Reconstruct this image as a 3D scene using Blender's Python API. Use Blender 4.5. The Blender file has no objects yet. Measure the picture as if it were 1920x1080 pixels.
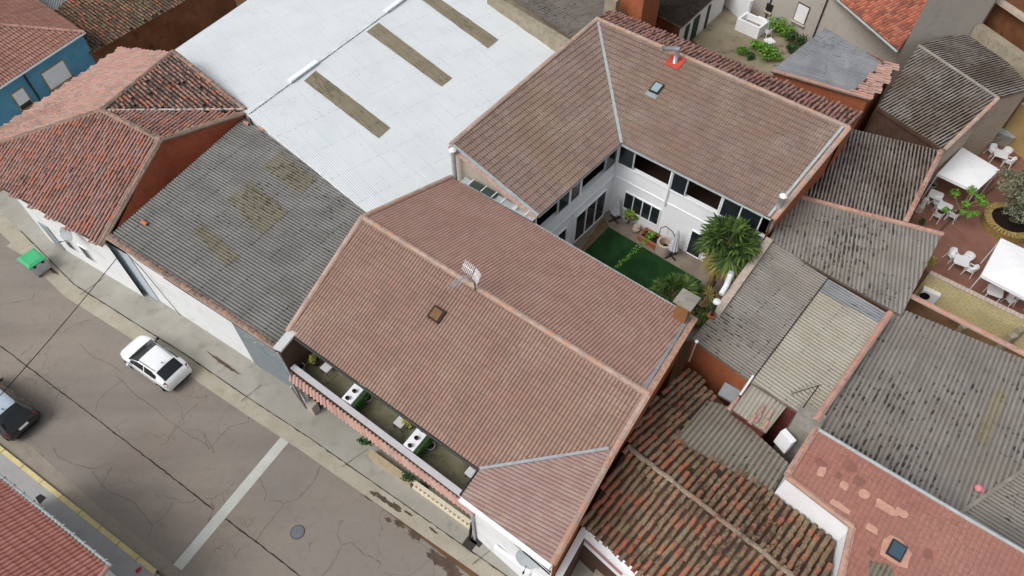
import bpy, bmesh, math, random
from mathutils import Vector, Matrix, noise as mnoise
import numpy as np
random.seed(7)
R = math.radians
scene = bpy.context.scene
COL = scene.collection

# ---------------- camera, world, sun, exposure ----------------
CAM_H, FPX, PITCH = 33.0, 1300.0, R(52.7)
cam = bpy.data.objects.new('camera', bpy.data.cameras.new('camera'))
COL.objects.link(cam)
cam.location = (0, 0, CAM_H)
cam.rotation_euler = (R(90) - PITCH, 0, 0)
cam.data.sensor_width = 36.0
cam.data.lens = 36.0 * FPX / 1920.0
cam.data.clip_end = 2000
scene.camera = cam

SUN_EL, SUN_AZ = R(50), R(240)          # compass angle of the sun, clockwise from +Y
world = bpy.data.worlds.new('World')
scene.world = world
world.use_nodes = True
wt = world.node_tree
wt.nodes.clear()
sky = wt.nodes.new('ShaderNodeTexSky')
sky.sky_type = 'NISHITA'
sky.sun_disc = False
sky.sun_elevation = SUN_EL
sky.sun_rotation = SUN_AZ
sky.dust_density = 4.0
hsv = wt.nodes.new('ShaderNodeHueSaturation')
hsv.inputs['Saturation'].default_value = 0.22       # thick cloud: nearly grey light
bg = wt.nodes.new('ShaderNodeBackground')
bg.inputs['Strength'].default_value = 0.138
wo = wt.nodes.new('ShaderNodeOutputWorld')
wt.links.new(sky.outputs[0], hsv.inputs['Color'])
wt.links.new(hsv.outputs[0], bg.inputs['Color'])
wt.links.new(bg.outputs[0], wo.inputs['Surface'])
sun = bpy.data.objects.new('sun', bpy.data.lights.new('sun', 'SUN'))
COL.objects.link(sun)
sun.data.energy = 1.25
sun.data.angle = R(32)
sun.data.color = (1.0, 0.97, 0.92)
sd = Vector((math.sin(SUN_AZ) * math.cos(SUN_EL), math.cos(SUN_AZ) * math.cos(SUN_EL), math.sin(SUN_EL)))
sun.rotation_euler = sd.to_track_quat('Z', 'Y').to_euler()
scene.view_settings.view_transform = 'Standard'
scene.view_settings.look = 'None'
scene.view_settings.gamma = 1
scene.view_settings.exposure = 0.0
scene.cycles.max_bounces = 5
scene.render.film_transparent = False

# ---------------- survey: a sight line from the aerial photo plus a known height gives a point ----------------
CP, SP = math.cos(PITCH), math.sin(PITCH)
def at(u, v, z=0.0):
    x = (u - 960.0) / FPX; y = (540.0 - v) / FPX
    d = Vector((x, y * SP + CP, y * CP - SP))
    t = (z - CAM_H) / d.z
    return Vector((d.x * t, d.y * t, z))
def on_plane(p3, u, v):
    a, b, c = [q if isinstance(q, Vector) else at(*q) for q in p3]
    n = (b - a).cross(c - a)
    x = (u - 960.0) / FPX; y = (540.0 - v) / FPX
    d = Vector((x, y * SP + CP, y * CP - SP)); o = Vector((0, 0, CAM_H))
    return o + d * ((a - o).dot(n) / d.dot(n))
def sc_(c): return tuple((x / 255 / 12.92) if x <= 10.3 else ((x / 255 + 0.055) / 1.055) ** 2.4 for x in c)
def C(r, g, b, k=1.0):
    q = sc_((r, g, b)); return (q[0] * k, q[1] * k, q[2] * k, 1)

# ---------------- node helpers ----------------
class NT:
    def __init__(s, name, rough=0.85, spec=0.3):
        s.m = bpy.data.materials.new(name); s.m.use_nodes = True
        s.t = s.m.node_tree; s.t.nodes.clear()
        s.out = s.t.nodes.new('ShaderNodeOutputMaterial'); s.b = s.t.nodes.new('ShaderNodeBsdfPrincipled')
        s.t.links.new(s.b.outputs[0], s.out.inputs[0])
        s.b.inputs['Roughness'].default_value = rough
        s.b.inputs['Specular IOR Level'].default_value = spec
        s._pos = None
    def n(s, ty, **k):
        o = s.t.nodes.new(ty)
        for a, v in k.items(): setattr(o, a, v)
        return o
    def l(s, a, b): s.t.links.new(a, b)
    def pos(s):
        if not s._pos: s._pos = s.n('ShaderNodeNewGeometry').outputs['Position']
        return s._pos
    def uv(s): return s.n('ShaderNodeUVMap').outputs[0]
    def math(s, op, a, b=None, c=None):
        o = s.n('ShaderNodeMath', operation=op)
        for i, x in enumerate((a, b, c)):
            if x is None: continue
            if isinstance(x, (int, float)): o.inputs[i].default_value = x
            else: s.l(x, o.inputs[i])
        return o.outputs[0]
    def vmath(s, op, a, b=None):
        o = s.n('ShaderNodeVectorMath', operation=op)
        for i, x in enumerate((a, b)):
            if x is None: continue
            if isinstance(x, tuple): o.inputs[i].default_value = x
            else: s.l(x, o.inputs[i])
        return o.outputs[0]
    def noise(s, vec, scale, detail=3, rough=0.55, dist=0.0):
        o = s.n('ShaderNodeTexNoise'); s.l(vec, o.inputs['Vector'])
        o.inputs['Scale'].default_value = scale; o.inputs['Detail'].default_value = detail
        o.inputs['Roughness'].default_value = rough; o.inputs['Distortion'].default_value = dist
        return o.outputs['Fac']
    def ramp(s, fac, stops, const=False):
        o = s.n('ShaderNodeValToRGB'); s.l(fac, o.inputs[0]); e = o.color_ramp
        if const: e.interpolation = 'CONSTANT'
        e.elements[0].position = stops[0][0]; e.elements[0].color = stops[0][1]
        e.elements[1].position = stops[-1][0]; e.elements[1].color = stops[-1][1]
        for p, c in stops[1:-1]:
            q = e.elements.new(p); q.color = c
        return o.outputs[0]
    def step(s, fac, a, b):
        o = s.n('ShaderNodeMapRange', interpolation_type='SMOOTHSTEP'); s.l(fac, o.inputs[0])
        o.inputs[1].default_value = a; o.inputs[2].default_value = b
        return o.outputs[0]
    def mix(s, fac, a, b, mode='MIX'):
        o = s.n('ShaderNodeMix', data_type='RGBA', blend_type=mode)
        for i, x in ((0, fac), (6, a), (7, b)):
            if isinstance(x, (int, float)): o.inputs[i].default_value = x
            elif isinstance(x, tuple): o.inputs[i].default_value = x
            else: s.l(x, o.inputs[i])
        return o.outputs[2]
    def bump(s, h, strength=0.3, dist=0.02):
        o = s.n('ShaderNodeBump'); o.inputs['Strength'].default_value = strength; o.inputs['Distance'].default_value = dist
        s.l(h, o.inputs['Height']); s.l(o.outputs[0], s.b.inputs['Normal'])
    def col(s, c):
        if isinstance(c, tuple): s.b.inputs['Base Color'].default_value = c
        else: s.l(c, s.b.inputs['Base Color'])
        return s.m

def plain(name, c, rough=0.7, spec=0.35, metal=0.0, var=0.12, scale=1.5):
    t = NT(name, rough, spec); t.b.inputs['Metallic'].default_value = metal
    f = t.noise(t.pos(), scale, 5, 0.6)
    d = tuple(x * (1 - var * 1.6) for x in c[:3]) + (1,); b = tuple(min(1, x * (1 + var)) for x in c[:3]) + (1,)
    return t.col(t.ramp(f, [(0.3, d), (0.7, b)]))

def weathered(name, base, stain, patch, scale=0.8, amt=0.55, rough=0.9, fine=14):
    t = NT(name, rough, 0.25); p = t.pos()
    c = t.mix(t.step(t.noise(p, scale, 6, 0.6), 0.35, 0.7), base, patch)
    c = t.mix(t.math('MULTIPLY', t.step(t.noise(p, scale * 2.7, 6, 0.65), 0.5, 0.75), amt), c, stain)
    f = t.noise(p, fine, 4, 0.7)
    c = t.mix(t.math('MULTIPLY', t.step(f, 0.45, 0.75), 0.35), c, tuple(x * 0.6 for x in base[:3]) + (1,))
    t.bump(f, 0.25, 0.02)
    return t.col(c)

def tile_mat(name, pal, lichen, dark, la=0.5, da=0.3, div=2.0, lscale=9.0, patch=None, pa=0.35, pscale=0.35, joint=0.0, gap=0.0):
    t = NT(name, 0.9, 0.2); p = t.pos(); uv = t.uv()
    w = t.n('ShaderNodeTexWhiteNoise', noise_dimensions='2D')
    t.l(t.vmath('FLOOR', t.vmath('MULTIPLY', uv, (1.0 / div, 1.0, 0.0))), w.inputs['Vector'])
    k = len(pal)
    c = t.ramp(w.outputs['Value'], [(i / k, q) for i, q in enumerate(pal)], True)
    if patch: c = t.mix(t.math('MULTIPLY', t.step(t.noise(p, pscale, 4, 0.6), 0.42, 0.68), pa), c, patch)
    big = t.noise(p, 0.55, 3, 0.5)
    ln = t.noise(p, lscale, 5, 0.75)
    lm = t.step(t.math('ADD', ln, t.math('MULTIPLY', t.math('SUBTRACT', big, 0.5), 0.35)), 0.52, 0.64)
    c = t.mix(t.math('MULTIPLY', lm, la), c, lichen)
    dn = t.noise(p, lscale * 0.45, 5, 0.7)
    b2 = t.noise(p, 0.4, 3, 0.5)
    dm = t.step(t.math('ADD', dn, t.math('MULTIPLY', t.math('SUBTRACT', b2, 0.5), 0.7)), 0.53, 0.68)
    c = t.mix(t.math('MULTIPLY', dm, da), c, dark)
    if joint or gap:                                 # shadow line under each lap painted in; channels between rolls darkened
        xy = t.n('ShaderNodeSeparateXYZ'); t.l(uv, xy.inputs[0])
        lap_shade = t.math('MULTIPLY', t.step(t.math('FRACT', xy.outputs[1]), 0.13, 0.03), t.math('ADD', 0.55, t.math('MULTIPLY', t.step(t.noise(p, 2.0, 3, 0.6), 0.35, 0.6), 0.45)))
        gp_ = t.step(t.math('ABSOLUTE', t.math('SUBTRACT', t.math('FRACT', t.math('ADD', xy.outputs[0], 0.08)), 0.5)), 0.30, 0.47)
        c = t.mix(t.math('MAXIMUM', t.math('MULTIPLY', lap_shade, joint), t.math('MULTIPLY', gp_, gap)), c, tuple(x * 0.45 for x in dark[:3]) + (1,))
    t.bump(ln, 0.35, 0.015)
    return t.col(c)

def corr_mat(name, base, light, dark, moss=0.75, streak=0.5, thr=0.6, tint=None, ta=0.0, vd=0.45):
    t = NT(name, 0.92, 0.2); p = t.pos(); uv = t.uv()
    c = t.mix(t.step(t.noise(p, 0.7, 5, 0.6), 0.3, 0.7), base, light)
    w = t.n('ShaderNodeTexWhiteNoise', noise_dimensions='2D')           # sheet to sheet
    t.l(t.vmath('FLOOR', t.vmath('MULTIPLY', uv, (1 / 5.0, 1.0, 0.0))), w.inputs['Vector'])
    c = t.mix(t.math('MULTIPLY', w.outputs['Value'], 0.12), c, tuple(x * 0.55 for x in base[:3]) + (1,))
    s1 = t.noise(t.vmath('MULTIPLY', uv, (1.7, 0.35, 0.0)), 1.0, 4, 0.6)
    c = t.mix(t.math('MULTIPLY', t.step(s1, 0.45, 0.75), streak), c, tuple(x * 0.5 for x in base[:3]) + (1,))
    if tint: c = t.mix(t.math('MULTIPLY', t.step(t.noise(p, 0.33, 3, 0.5), 0.45, 0.65), ta), c, tint)
    sp = t.noise(p, 11, 4, 0.8)
    c = t.mix(t.math('MULTIPLY', t.step(sp, 0.56, 0.7), 0.5), c, tuple(min(1, x * 1.6) for x in light[:3]) + (1,))
    # moss caught in the valleys of the sheets
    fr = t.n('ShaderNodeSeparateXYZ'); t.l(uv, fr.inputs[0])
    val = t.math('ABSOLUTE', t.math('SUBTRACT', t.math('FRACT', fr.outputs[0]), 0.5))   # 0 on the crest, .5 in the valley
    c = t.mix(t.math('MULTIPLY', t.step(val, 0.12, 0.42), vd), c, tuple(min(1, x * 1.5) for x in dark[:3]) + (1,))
    ms = t.noise(t.vmath('MULTIPLY', uv, (0.8, 3.2, 0.0)), 1.0, 4, 0.65)
    big = t.noise(p, 0.3, 3, 0.5)
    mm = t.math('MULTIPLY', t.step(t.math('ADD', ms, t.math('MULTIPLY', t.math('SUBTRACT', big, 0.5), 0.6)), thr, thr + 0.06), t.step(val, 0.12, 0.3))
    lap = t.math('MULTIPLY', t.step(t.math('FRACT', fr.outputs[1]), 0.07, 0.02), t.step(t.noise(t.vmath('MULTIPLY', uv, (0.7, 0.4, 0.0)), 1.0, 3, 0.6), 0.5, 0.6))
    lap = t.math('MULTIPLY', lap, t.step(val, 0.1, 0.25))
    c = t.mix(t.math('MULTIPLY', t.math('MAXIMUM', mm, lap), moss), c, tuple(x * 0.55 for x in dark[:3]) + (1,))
    t.bump(sp, 0.3, 0.012)
    return t.col(c)

# ---------------- mesh builder ----------------
class MB:
    def __init__(s): s.v = []; s.f = []; s.mi = []; s.uvs = []
    def face(s, pts, mi=0, uv=None):
        b = len(s.v); s.v += [Vector(p) for p in pts]; s.f.append(tuple(range(b, b + len(pts)))); s.mi.append(mi); s.uvs.append(uv)
    def add(s, vs, fs, mi=0, uv=None):
        b = len(s.v); s.v += [Vector(p) for p in vs]
        for f in fs: s.f.append(tuple(i + b for i in f)); s.mi.append(mi); s.uvs.append(uv)
    def box(s, c, size, rz=0.0, mi=0, rot=None):
        m = rot if rot else Matrix.Rotation(rz, 3, 'Z')
        x, y, z = [q / 2 for q in size]; c = Vector(c)
        vs = [c + m @ Vector((a * x, b * y, d * z)) for a, b, d in ((-1,-1,-1),(1,-1,-1),(1,1,-1),(-1,1,-1),(-1,-1,1),(1,-1,1),(1,1,1),(-1,1,1))]
        s.add(vs, [(0,3,2,1),(4,5,6,7),(0,1,5,4),(1,2,6,5),(2,3,7,6),(3,0,4,7)], mi)
    def prism(s, pts, z0, z1, mi=0):
        p = [Vector(q) for q in pts]
        a = sum(p[i].x * p[(i + 1) % len(p)].y - p[(i + 1) % len(p)].x * p[i].y for i in range(len(p)))
        if a < 0: p.reverse()
        n = len(p)
        vs = [(q.x, q.y, z0) for q in p] + [(q.x, q.y, z1) for q in p]
        s.add(vs, [tuple(range(n - 1, -1, -1)), tuple(range(n, 2 * n))] + [(i, (i + 1) % n, n + (i + 1) % n, n + i) for i in range(n)], mi)
    def bar(s, a, b, w, h, mi=0, up=(0, 0, 1)):          # box from a to b
        a = Vector(a); b = Vector(b); d = (b - a); L = d.length; d.normalize()
        u = Vector(up); x = d.cross(u)
        if x.length < 1e-4: x = d.cross(Vector((1, 0, 0)))
        x.normalize(); y = x.cross(d)
        s.box((a + b) / 2, (w, h, L), 0, mi, Matrix((x, y, d)).transposed())
    def tube(s, pts, r, seg=8, mi=0, caps=True):
        pts = [Vector(p) for p in pts]; rs = r if isinstance(r, (list, tuple)) else [r] * len(pts); rings = []
        for i, p in enumerate(pts):
            d = (pts[min(i + 1, len(pts) - 1)] - pts[max(i - 1, 0)]).normalized()
            x = d.cross(Vector((0, 0, 1)))
            if x.length < 1e-3: x = Vector((1, 0, 0))
            x.normalize(); y = x.cross(d)
            rings.append([p + (x * math.cos(k * 2 * math.pi / seg) + y * math.sin(k * 2 * math.pi / seg)) * rs[i] for k in range(seg)])
        vs = [q for rg in rings for q in rg]; fs = []
        for i in range(len(pts) - 1):
            for k in range(seg):
                fs.append((i * seg + k, i * seg + (k + 1) % seg, (i + 1) * seg + (k + 1) % seg, (i + 1) * seg + k))
        if caps:
            fs.append(tuple(range(seg))); fs.append(tuple(range(len(vs) - 1, len(vs) - seg - 1, -1)))
        s.add(vs, fs, mi)
    def lathe(s, c, prof, seg=20, mi=0, sx=1.0, sy=1.0):       # prof: [(r, z)] bottom to top
        c = Vector(c); vs = []; fs = []
        for r, z in prof:
            for k in range(seg):
                a = 2 * math.pi * k / seg; vs.append(c + Vector((r * sx * math.cos(a), r * sy * math.sin(a), z)))
        for i in range(len(prof) - 1):
            for k in range(seg): fs.append((i * seg + k, i * seg + (k + 1) % seg, (i + 1) * seg + (k + 1) % seg, (i + 1) * seg + k))
        fs.append(tuple(range(seg - 1, -1, -1))); fs.append(tuple(range(len(vs) - seg, len(vs))))
        s.add(vs, fs, mi)
    def build(s, name, mats, parent=None, smooth=False):
        org = Vector(parent['_o']) if parent and '_o' in parent else Vector((0, 0, 0))
        me = bpy.data.meshes.new(name)
        me.from_pydata([tuple(p - org) for p in s.v], [], s.f)
        if not isinstance(mats, (list, tuple)): mats = [mats]
        for m in mats: me.materials.append(m)
        me.polygons.foreach_set('material_index', s.mi)
        if any(u is not None for u in s.uvs):
            ul = me.uv_layers.new(name='UVMap')
            for p, u in zip(me.polygons, s.uvs):
                if u is None: continue
                for j, li in enumerate(p.loop_indices): ul.data[li].uv = u[j] if isinstance(u[0], tuple) else u
        if smooth: me.polygons.foreach_set('use_smooth', [True] * len(me.polygons))
        me.update()
        o = bpy.data.objects.new(name, me); COL.objects.link(o)
        if parent:
            o.parent = parent
            if '_o' in parent: o['_o'] = tuple(parent['_o'])
        return o

def tag(o, label=None, cat=None, group=None, kind=None):
    if label: o['label'] = label
    if cat: o['category'] = cat
    if group: o['group'] = group
    if kind: o['kind'] = kind
    return o
def thing(name, loc, label, cat, group=None, rz=0.0):
    o = bpy.data.objects.new(name, None); COL.objects.link(o)
    o.location = loc; o.rotation_euler = (0, 0, rz); o.empty_display_size = 0.3
    o['_o'] = tuple(loc) if rz == 0 else (0, 0, 0)
    return tag(o, label, cat, group)
def local_thing(name, loc, label, cat, rz=0.0, group=None):     # parts are built in the thing's own coordinates
    o = thing(name, loc, label, cat, group, rz); o['_o'] = (0, 0, 0); return o
def dup(o, loc, rz, label=None, first=[True]):
    def rec(x, par):
        c = x.copy(); COL.objects.link(c); c.parent = par
        for ch in x.children: rec(ch, c)
        return c
    c = rec(o, None); c.location = loc; c.rotation_euler = (0, 0, rz)
    if label: c['label'] = label
    return c

# ---------------- roofs ----------------
def newell(p):
    n = Vector((0, 0, 0))
    for i in range(len(p)):
        a, b = p[i], p[(i + 1) % len(p)]
        n += Vector(((a.y - b.y) * (a.z + b.z), (a.z - b.z) * (a.x + b.x), (a.x - b.x) * (a.y + b.y)))
    n.normalize()
    return -n if n.z < 0 else n
def frame(pts, along=None):
    n = newell(pts)
    d = Vector(along) if along is not None else Vector((0, 0, -1))
    d = d - n * d.dot(n)
    d.normalize(); u = n.cross(d); u.normalize()
    c = sum((p.dot(n) for p in pts)) / len(pts)
    return u, d, n, c
def inside(poly, x, y):
    r = False; n = len(poly)
    for i in range(n):
        x1, y1 = poly[i]; x2, y2 = poly[(i + 1) % n]
        if (y1 > y) != (y2 > y) and x < (x2 - x1) * (y - y1) / (y2 - y1) + x1: r = not r
    return r
KINDS = {  # wave, course, samples across a wave
    'roman': (0.168, 0.365, 7), 'mixed': (0.168, 0.375, 7), 'corr': (0.177, 1.45, 7), 'fine': (0.13, 2.4, 6), 'flat': (0.2, 0.24, 4), 'rib': (0.21, 0.37, 7)}
def hprof(kind, s, t, rnd):
    if kind == 'roman':
        a = max(0.0, 1 - ((s - 0.42) / 0.37) ** 2); return 0.042 * math.sqrt(a) + 0.026 * t + rnd * 0.006
    if kind == 'mixed':
        a = max(0.0, 1 - ((s - 0.42) / 0.40) ** 2); return 0.026 * math.sqrt(a) + 0.036 * t + rnd * 0.006
    if kind == 'rib':
        a = max(0.0, 1 - ((s - 0.45) / 0.38) ** 2); return 0.062 * math.sqrt(a) + 0.03 * t + rnd * 0.008
    if kind == 'corr': return 0.027 * math.cos((s - 0.5) * 2 * math.pi) + 0.010 * t + rnd * 0.006
    if kind == 'fine': return 0.007 * math.cos((s - 0.5) * 2 * math.pi) + 0.006 * t
    return 0.012 * max(0.0, 1 - ((s - 0.4) / 0.45) ** 2) + 0.018 * t + rnd * 0.006
def field_roof(name, parent, pts, kind, mat, edge=None, along=None, lift=0.0, thick=0.16, wave=None):
    w, L, ns = KINDS[kind]
    if wave: w = wave
    u, d, n, c = frame(pts, along)
    P2 = [(p.dot(u), p.dot(d)) for p in pts]
    u0 = min(q[0] for q in P2); u1 = max(q[0] for q in P2); v0 = min(q[1] for q in P2); v1 = max(q[1] for q in P2)
    iu0 = math.floor(u0 / w); iu1 = math.ceil(u1 / w); iv0 = math.floor(v0 / L); iv1 = math.ceil(v1 / L)
    us = [i + (k + 0.0) / ns for i in range(iu0, iu1) for k in range(ns)] + [iu1]
    ts = (-0.06, 0.5, 0.997) if kind in ('roman', 'flat', 'rib', 'mixed') else (0.002, 0.33, 0.66, 0.998)
    vs = [(j, t) for j in range(iv0, iv1) for t in ts]
    rn = lambda i, j: (math.sin(i * 12.9898 + j * 78.233) * 43758.5453) % 1.0 - 0.5
    verts = []; uvs = []
    org = Vector(parent['_o'])
    sheet = 2 if kind in ('roman', 'mixed') else (6 if kind == 'corr' else 1)
    for (j, t) in vs:
        for q in us:
            i = math.floor(q + 1e-6)
            h = hprof(kind, q - i, max(t, 0.0), rn(i // sheet, j)) + lift
            wob = 0.012 * mnoise.noise(Vector((q * w * 0.6, (j + t) * L * 0.6, 3.1))) if kind != 'fine' else 0
            p = u * (q * w) + d * ((j + t) * L) + n * (c + h + wob) - org
            verts.append(p[:]); uvs.append((q, j + max(t, 0.003)))
    nu = len(us); faces = []
    for a in range(len(vs) - 1):
        b = a * nu
        for k in range(nu - 1): faces.append((b + k, b + nu + k, b + nu + k + 1, b + k + 1))
    me = bpy.data.meshes.new(name); me.from_pydata(verts, [], faces)
    ul = me.uv_layers.new(name='UVMap')
    li = np.empty(len(me.loops), dtype=np.int32); me.loops.foreach_get('vertex_index', li)
    ul.data.foreach_set('uv', np.array(uvs, dtype=np.float32)[li].ravel())
    bm = bmesh.new(); bm.from_mesh(me)
    area = sum(P2[i][0] * P2[(i + 1) % len(P2)][1] - P2[(i + 1) % len(P2)][0] * P2[i][1] for i in range(len(P2)))
    sg = 1 if area > 0 else -1
    convex = all(sg * ((P2[(i + 1) % len(P2)][0] - P2[i][0]) * (P2[(i + 2) % len(P2)][1] - P2[(i + 1) % len(P2)][1]) - (P2[(i + 1) % len(P2)][1] - P2[i][1]) * (P2[(i + 2) % len(P2)][0] - P2[(i + 1) % len(P2)][0])) > -1e-6 for i in range(len(P2)))
    for i in range(len(P2)):
        a, b = P2[i], P2[(i + 1) % len(P2)]
        ex, ey = b[0] - a[0], b[1] - a[1]
        nn = (u * (ey * sg) + d * (-ex * sg)).normalized()
        co = u * a[0] + d * a[1] + n * c - org
        bmesh.ops.bisect_plane(bm, geom=bm.verts[:] + bm.edges[:] + bm.faces[:], plane_co=co, plane_no=nn, clear_outer=convex, dist=1e-5)
    if not convex:
        kill = []
        for f in bm.faces:
            m = f.calc_center_median() + org
            if not inside(P2, m.dot(u), m.dot(d)): kill.append(f)
        bmesh.ops.delete(bm, geom=kill, context='FACES')
    for f in bm.faces: f.material_index = 0
    if thick:
        top = [bm.verts.new((p + n * (c - p.dot(n) + 0.012 + lift) - org)[:]) for p in pts]
        bot = [bm.verts.new((p + n * (c - p.dot(n) - thick + lift) - org)[:]) for p in pts]
        k = len(pts)
        for i in range(k):
            f = bm.faces.new((top[i], top[(i + 1) % k], bot[(i + 1) % k], bot[i])); f.material_index = 1
        f = bm.faces.new(bot); f.material_index = 1
    bm.to_mesh(me); bm.free()
    me.materials.append(mat); me.materials.append(edge or M['edge'])
    o = bpy.data.objects.new(name, me); COL.objects.link(o); o.parent = parent; o['_o'] = tuple(parent['_o'])
    return o

def shell(mb, base, dr, up, L, r0, r1, uv, mi=0, seg=6, squash=1.0, inv=False):    # half-round tile, wide end r1 at the far end
    x = dr.cross(up).normalized(); vs = []
    for p, r in ((base, r0), (base + dr * L, r1)):
        for k in range(seg + 1):
            a = math.pi * k / seg
            vs.append(p + x * (r * math.cos(a)) + up * (r * squash * math.sin(a)))
    n = seg + 1
    fs = [(k, n + k, n + k + 1, k + 1) for k in range(seg)]
    th = 0.016                                      # the visible thickness of the wide end
    b = len(vs)
    for k in range(seg + 1):
        a = math.pi * k / seg; vs.append(base + dr * L + x * ((r1 - th) * math.cos(a)) + up * ((r1 - th) * squash * math.sin(a)))
    fs += [(n + k, b + k, b + k + 1, n + k + 1) for k in range(seg)]
    mb.add(vs, fs, mi, uv)
def barrel_roof(name, parent, pts, mat, dirt, along=None, wave=0.235, course=0.37, jit=1.0, r=0.088, thick=0.18, edge=None, miss=0.0, rag=0.5):
    u, d, n, c = frame(pts, along)
    P2 = [(p.dot(u), p.dot(d)) for p in pts]
    u0 = min(q[0] for q in P2); u1 = max(q[0] for q in P2); v0 = min(q[1] for q in P2); v1 = max(q[1] for q in P2)
    mb = MB(); rg = random.Random(sum(map(ord, name)) + len(pts) + int(abs(u0) * 10))
    for i in range(math.floor(u0 / wave), math.ceil(u1 / wave) + 1):
        off = rg.uniform(-0.5, 0.5) * course * 0.22 * jit; lat0 = rg.uniform(-1, 1) * 0.010 * jit
        for j in range(math.floor(v0 / course) - 1, math.ceil(v1 / course) + 1):
            uu = i * wave + lat0 + rg.uniform(-1, 1) * 0.012 * jit; vv = j * course + off
            if not inside(P2, uu, vv + course * rag): continue
            if rg.random() < miss: continue
            tw = rg.uniform(-1, 1) * 0.045 * jit
            dd = (d + u * tw).normalized()
            hz = 0.02 + rg.uniform(0, 1) * 0.014 * jit
            b0 = u * uu + d * vv + n * (c + hz)
            dd2 = (dd + n * 0.035).normalized()
            k = rg.uniform(0.92, 1.08)
            shell(mb, b0, dd2, n, course * 1.14, r * 0.82 * k, r * k, (i + 0.5, j + 0.5), 0, 6, 0.95)
    mb.face([p + n * (c - p.dot(n)) for p in pts], 1, (0.5, 0.5))
    lo = [p + n * (c - p.dot(n) - thick) for p in pts]; hi = [p + n * (c - p.dot(n) - 0.001) for p in pts]
    k = len(pts)
    for i in range(k): mb.face([hi[i], hi[(i + 1) % k], lo[(i + 1) % k], lo[i]], 2)
    mb.face(lo, 2)
    return mb.build(name, [mat, dirt, edge or M['edge']], parent)
def cap_row(name, parent, a, b, mat, r=0.13, L=0.42, jit=1.0, lift=0.0, squash=0.8, bed=None):
    a = Vector(a); b = Vector(b); d = b - a; n = max(1, int(d.length / L)); st = d / n; d = d.normalized()
    x = d.cross(Vector((0, 0, 1))).normalized(); up = x.cross(d); mb = MB(); rg = random.Random(int(a.x * 100 + b.y * 37) % 9999)
    for k in range(n):
        p = a + st * k + up * (lift + rg.uniform(0, 0.012) * jit) + x * rg.uniform(-0.012, 0.012) * jit
        shell(mb, p, (d + x * rg.uniform(-0.03, 0.03) * jit + up * 0.02).normalized(), up, st.length * 1.1, r * 0.9, r, (k + 0.5 + int(a.x * 13) % 50, 0.5 + int(b.y * 7) % 50), 0, 7, squash)
    if bed: mb.bar(a + up * (lift - 0.015), b + up * (lift - 0.015), r * 2.25, 0.11, 1, up)
    return mb.build(name, [mat, bed] if bed else mat, parent)

def inset_poly(p, dist):
    q = [Vector((v.x, v.y)) for v in p]; n = len(q)
    a = sum(q[i].x * q[(i + 1) % n].y - q[(i + 1) % n].x * q[i].y for i in range(n)); s = 1 if a > 0 else -1
    ds = dist if isinstance(dist, (list, tuple)) else [dist] * n; out = []
    for i in range(n):
        e0 = (q[i] - q[i - 1]).normalized(); e1 = (q[(i + 1) % n] - q[i]).normalized()
        n0 = Vector((-e0.y, e0.x)) * s; n1 = Vector((-e1.y, e1.x)) * s
        A = q[i] + n0 * ds[i - 1]; B = q[i] + n1 * ds[i]
        den = e0.x * e1.y - e0.y * e1.x
        if abs(den) < 1e-3: out.append(B)
        else:
            t = ((B.x - A.x) * e1.y - (B.y - A.y) * e1.x) / den; out.append(A + e0 * t)
    return out
def walls(parent, pts, zb, mats, inset=0.12, drop=0.17, name='wall', skip=()):
    """upright walls under the outline of a roof; mats may give one material per edge"""
    q = inset_poly(pts, inset); n = len(pts)
    ml = mats if isinstance(mats, list) else [mats] * n
    um = []; [um.append(m) for m in ml if m not in um]
    nn = newell(pts); c = sum(p.dot(nn) for p in pts) / n
    zt = [(c - nn.x * v.x - nn.y * v.y) / nn.z - drop for v in q]
    mb = MB()
    for i in range(n):
        if i in skip: continue
        j = (i + 1) % n
        # subdivide long walls a little so that bump and stains vary
        mb.face([(q[i].x, q[i].y, zb), (q[j].x, q[j].y, zb), (q[j].x, q[j].y, zt[j]), (q[i].x, q[i].y, zt[i])], um.index(ml[i]))
    return mb.build(name, um, parent)
def sheet(name, pts, z, mat, kind='structure'):
    mb = MB(); mb.face([(p.x, p.y, z) for p in pts]); o = mb.build(name, mat)
    if kind: o['kind'] = kind
    return o

# ---------------- materials ----------------
M = {}
M['edge'] = weathered('roof_edge', C(120, 108, 98), C(70, 64, 58), C(140, 128, 116), 1.2)
pale = [C(158,127,114), C(154,123,113), C(162,131,117), C(155,126,115), C(160,128,114), C(151,123,111), C(162,127,114), C(157,129,117)]
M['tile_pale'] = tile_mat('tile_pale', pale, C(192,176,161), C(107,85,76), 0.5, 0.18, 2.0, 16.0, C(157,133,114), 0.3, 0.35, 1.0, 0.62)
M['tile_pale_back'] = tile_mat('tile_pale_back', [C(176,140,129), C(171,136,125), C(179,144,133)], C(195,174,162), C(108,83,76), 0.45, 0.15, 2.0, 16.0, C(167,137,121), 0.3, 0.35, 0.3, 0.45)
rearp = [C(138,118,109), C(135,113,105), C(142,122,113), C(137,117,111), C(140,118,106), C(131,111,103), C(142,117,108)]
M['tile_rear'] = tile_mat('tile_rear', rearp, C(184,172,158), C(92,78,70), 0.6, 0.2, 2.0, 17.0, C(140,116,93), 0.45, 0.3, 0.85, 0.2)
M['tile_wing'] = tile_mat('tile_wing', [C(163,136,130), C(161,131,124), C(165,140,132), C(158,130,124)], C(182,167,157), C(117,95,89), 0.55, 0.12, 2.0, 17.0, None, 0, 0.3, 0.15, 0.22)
oldp = [C(182,136,127), C(176,130,121), C(186,142,132), C(168,134,128), C(160,122,113), C(190,136,120), C(174,142,134), C(154,126,118), C(190,128,106), C(178,140,132)]
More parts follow.
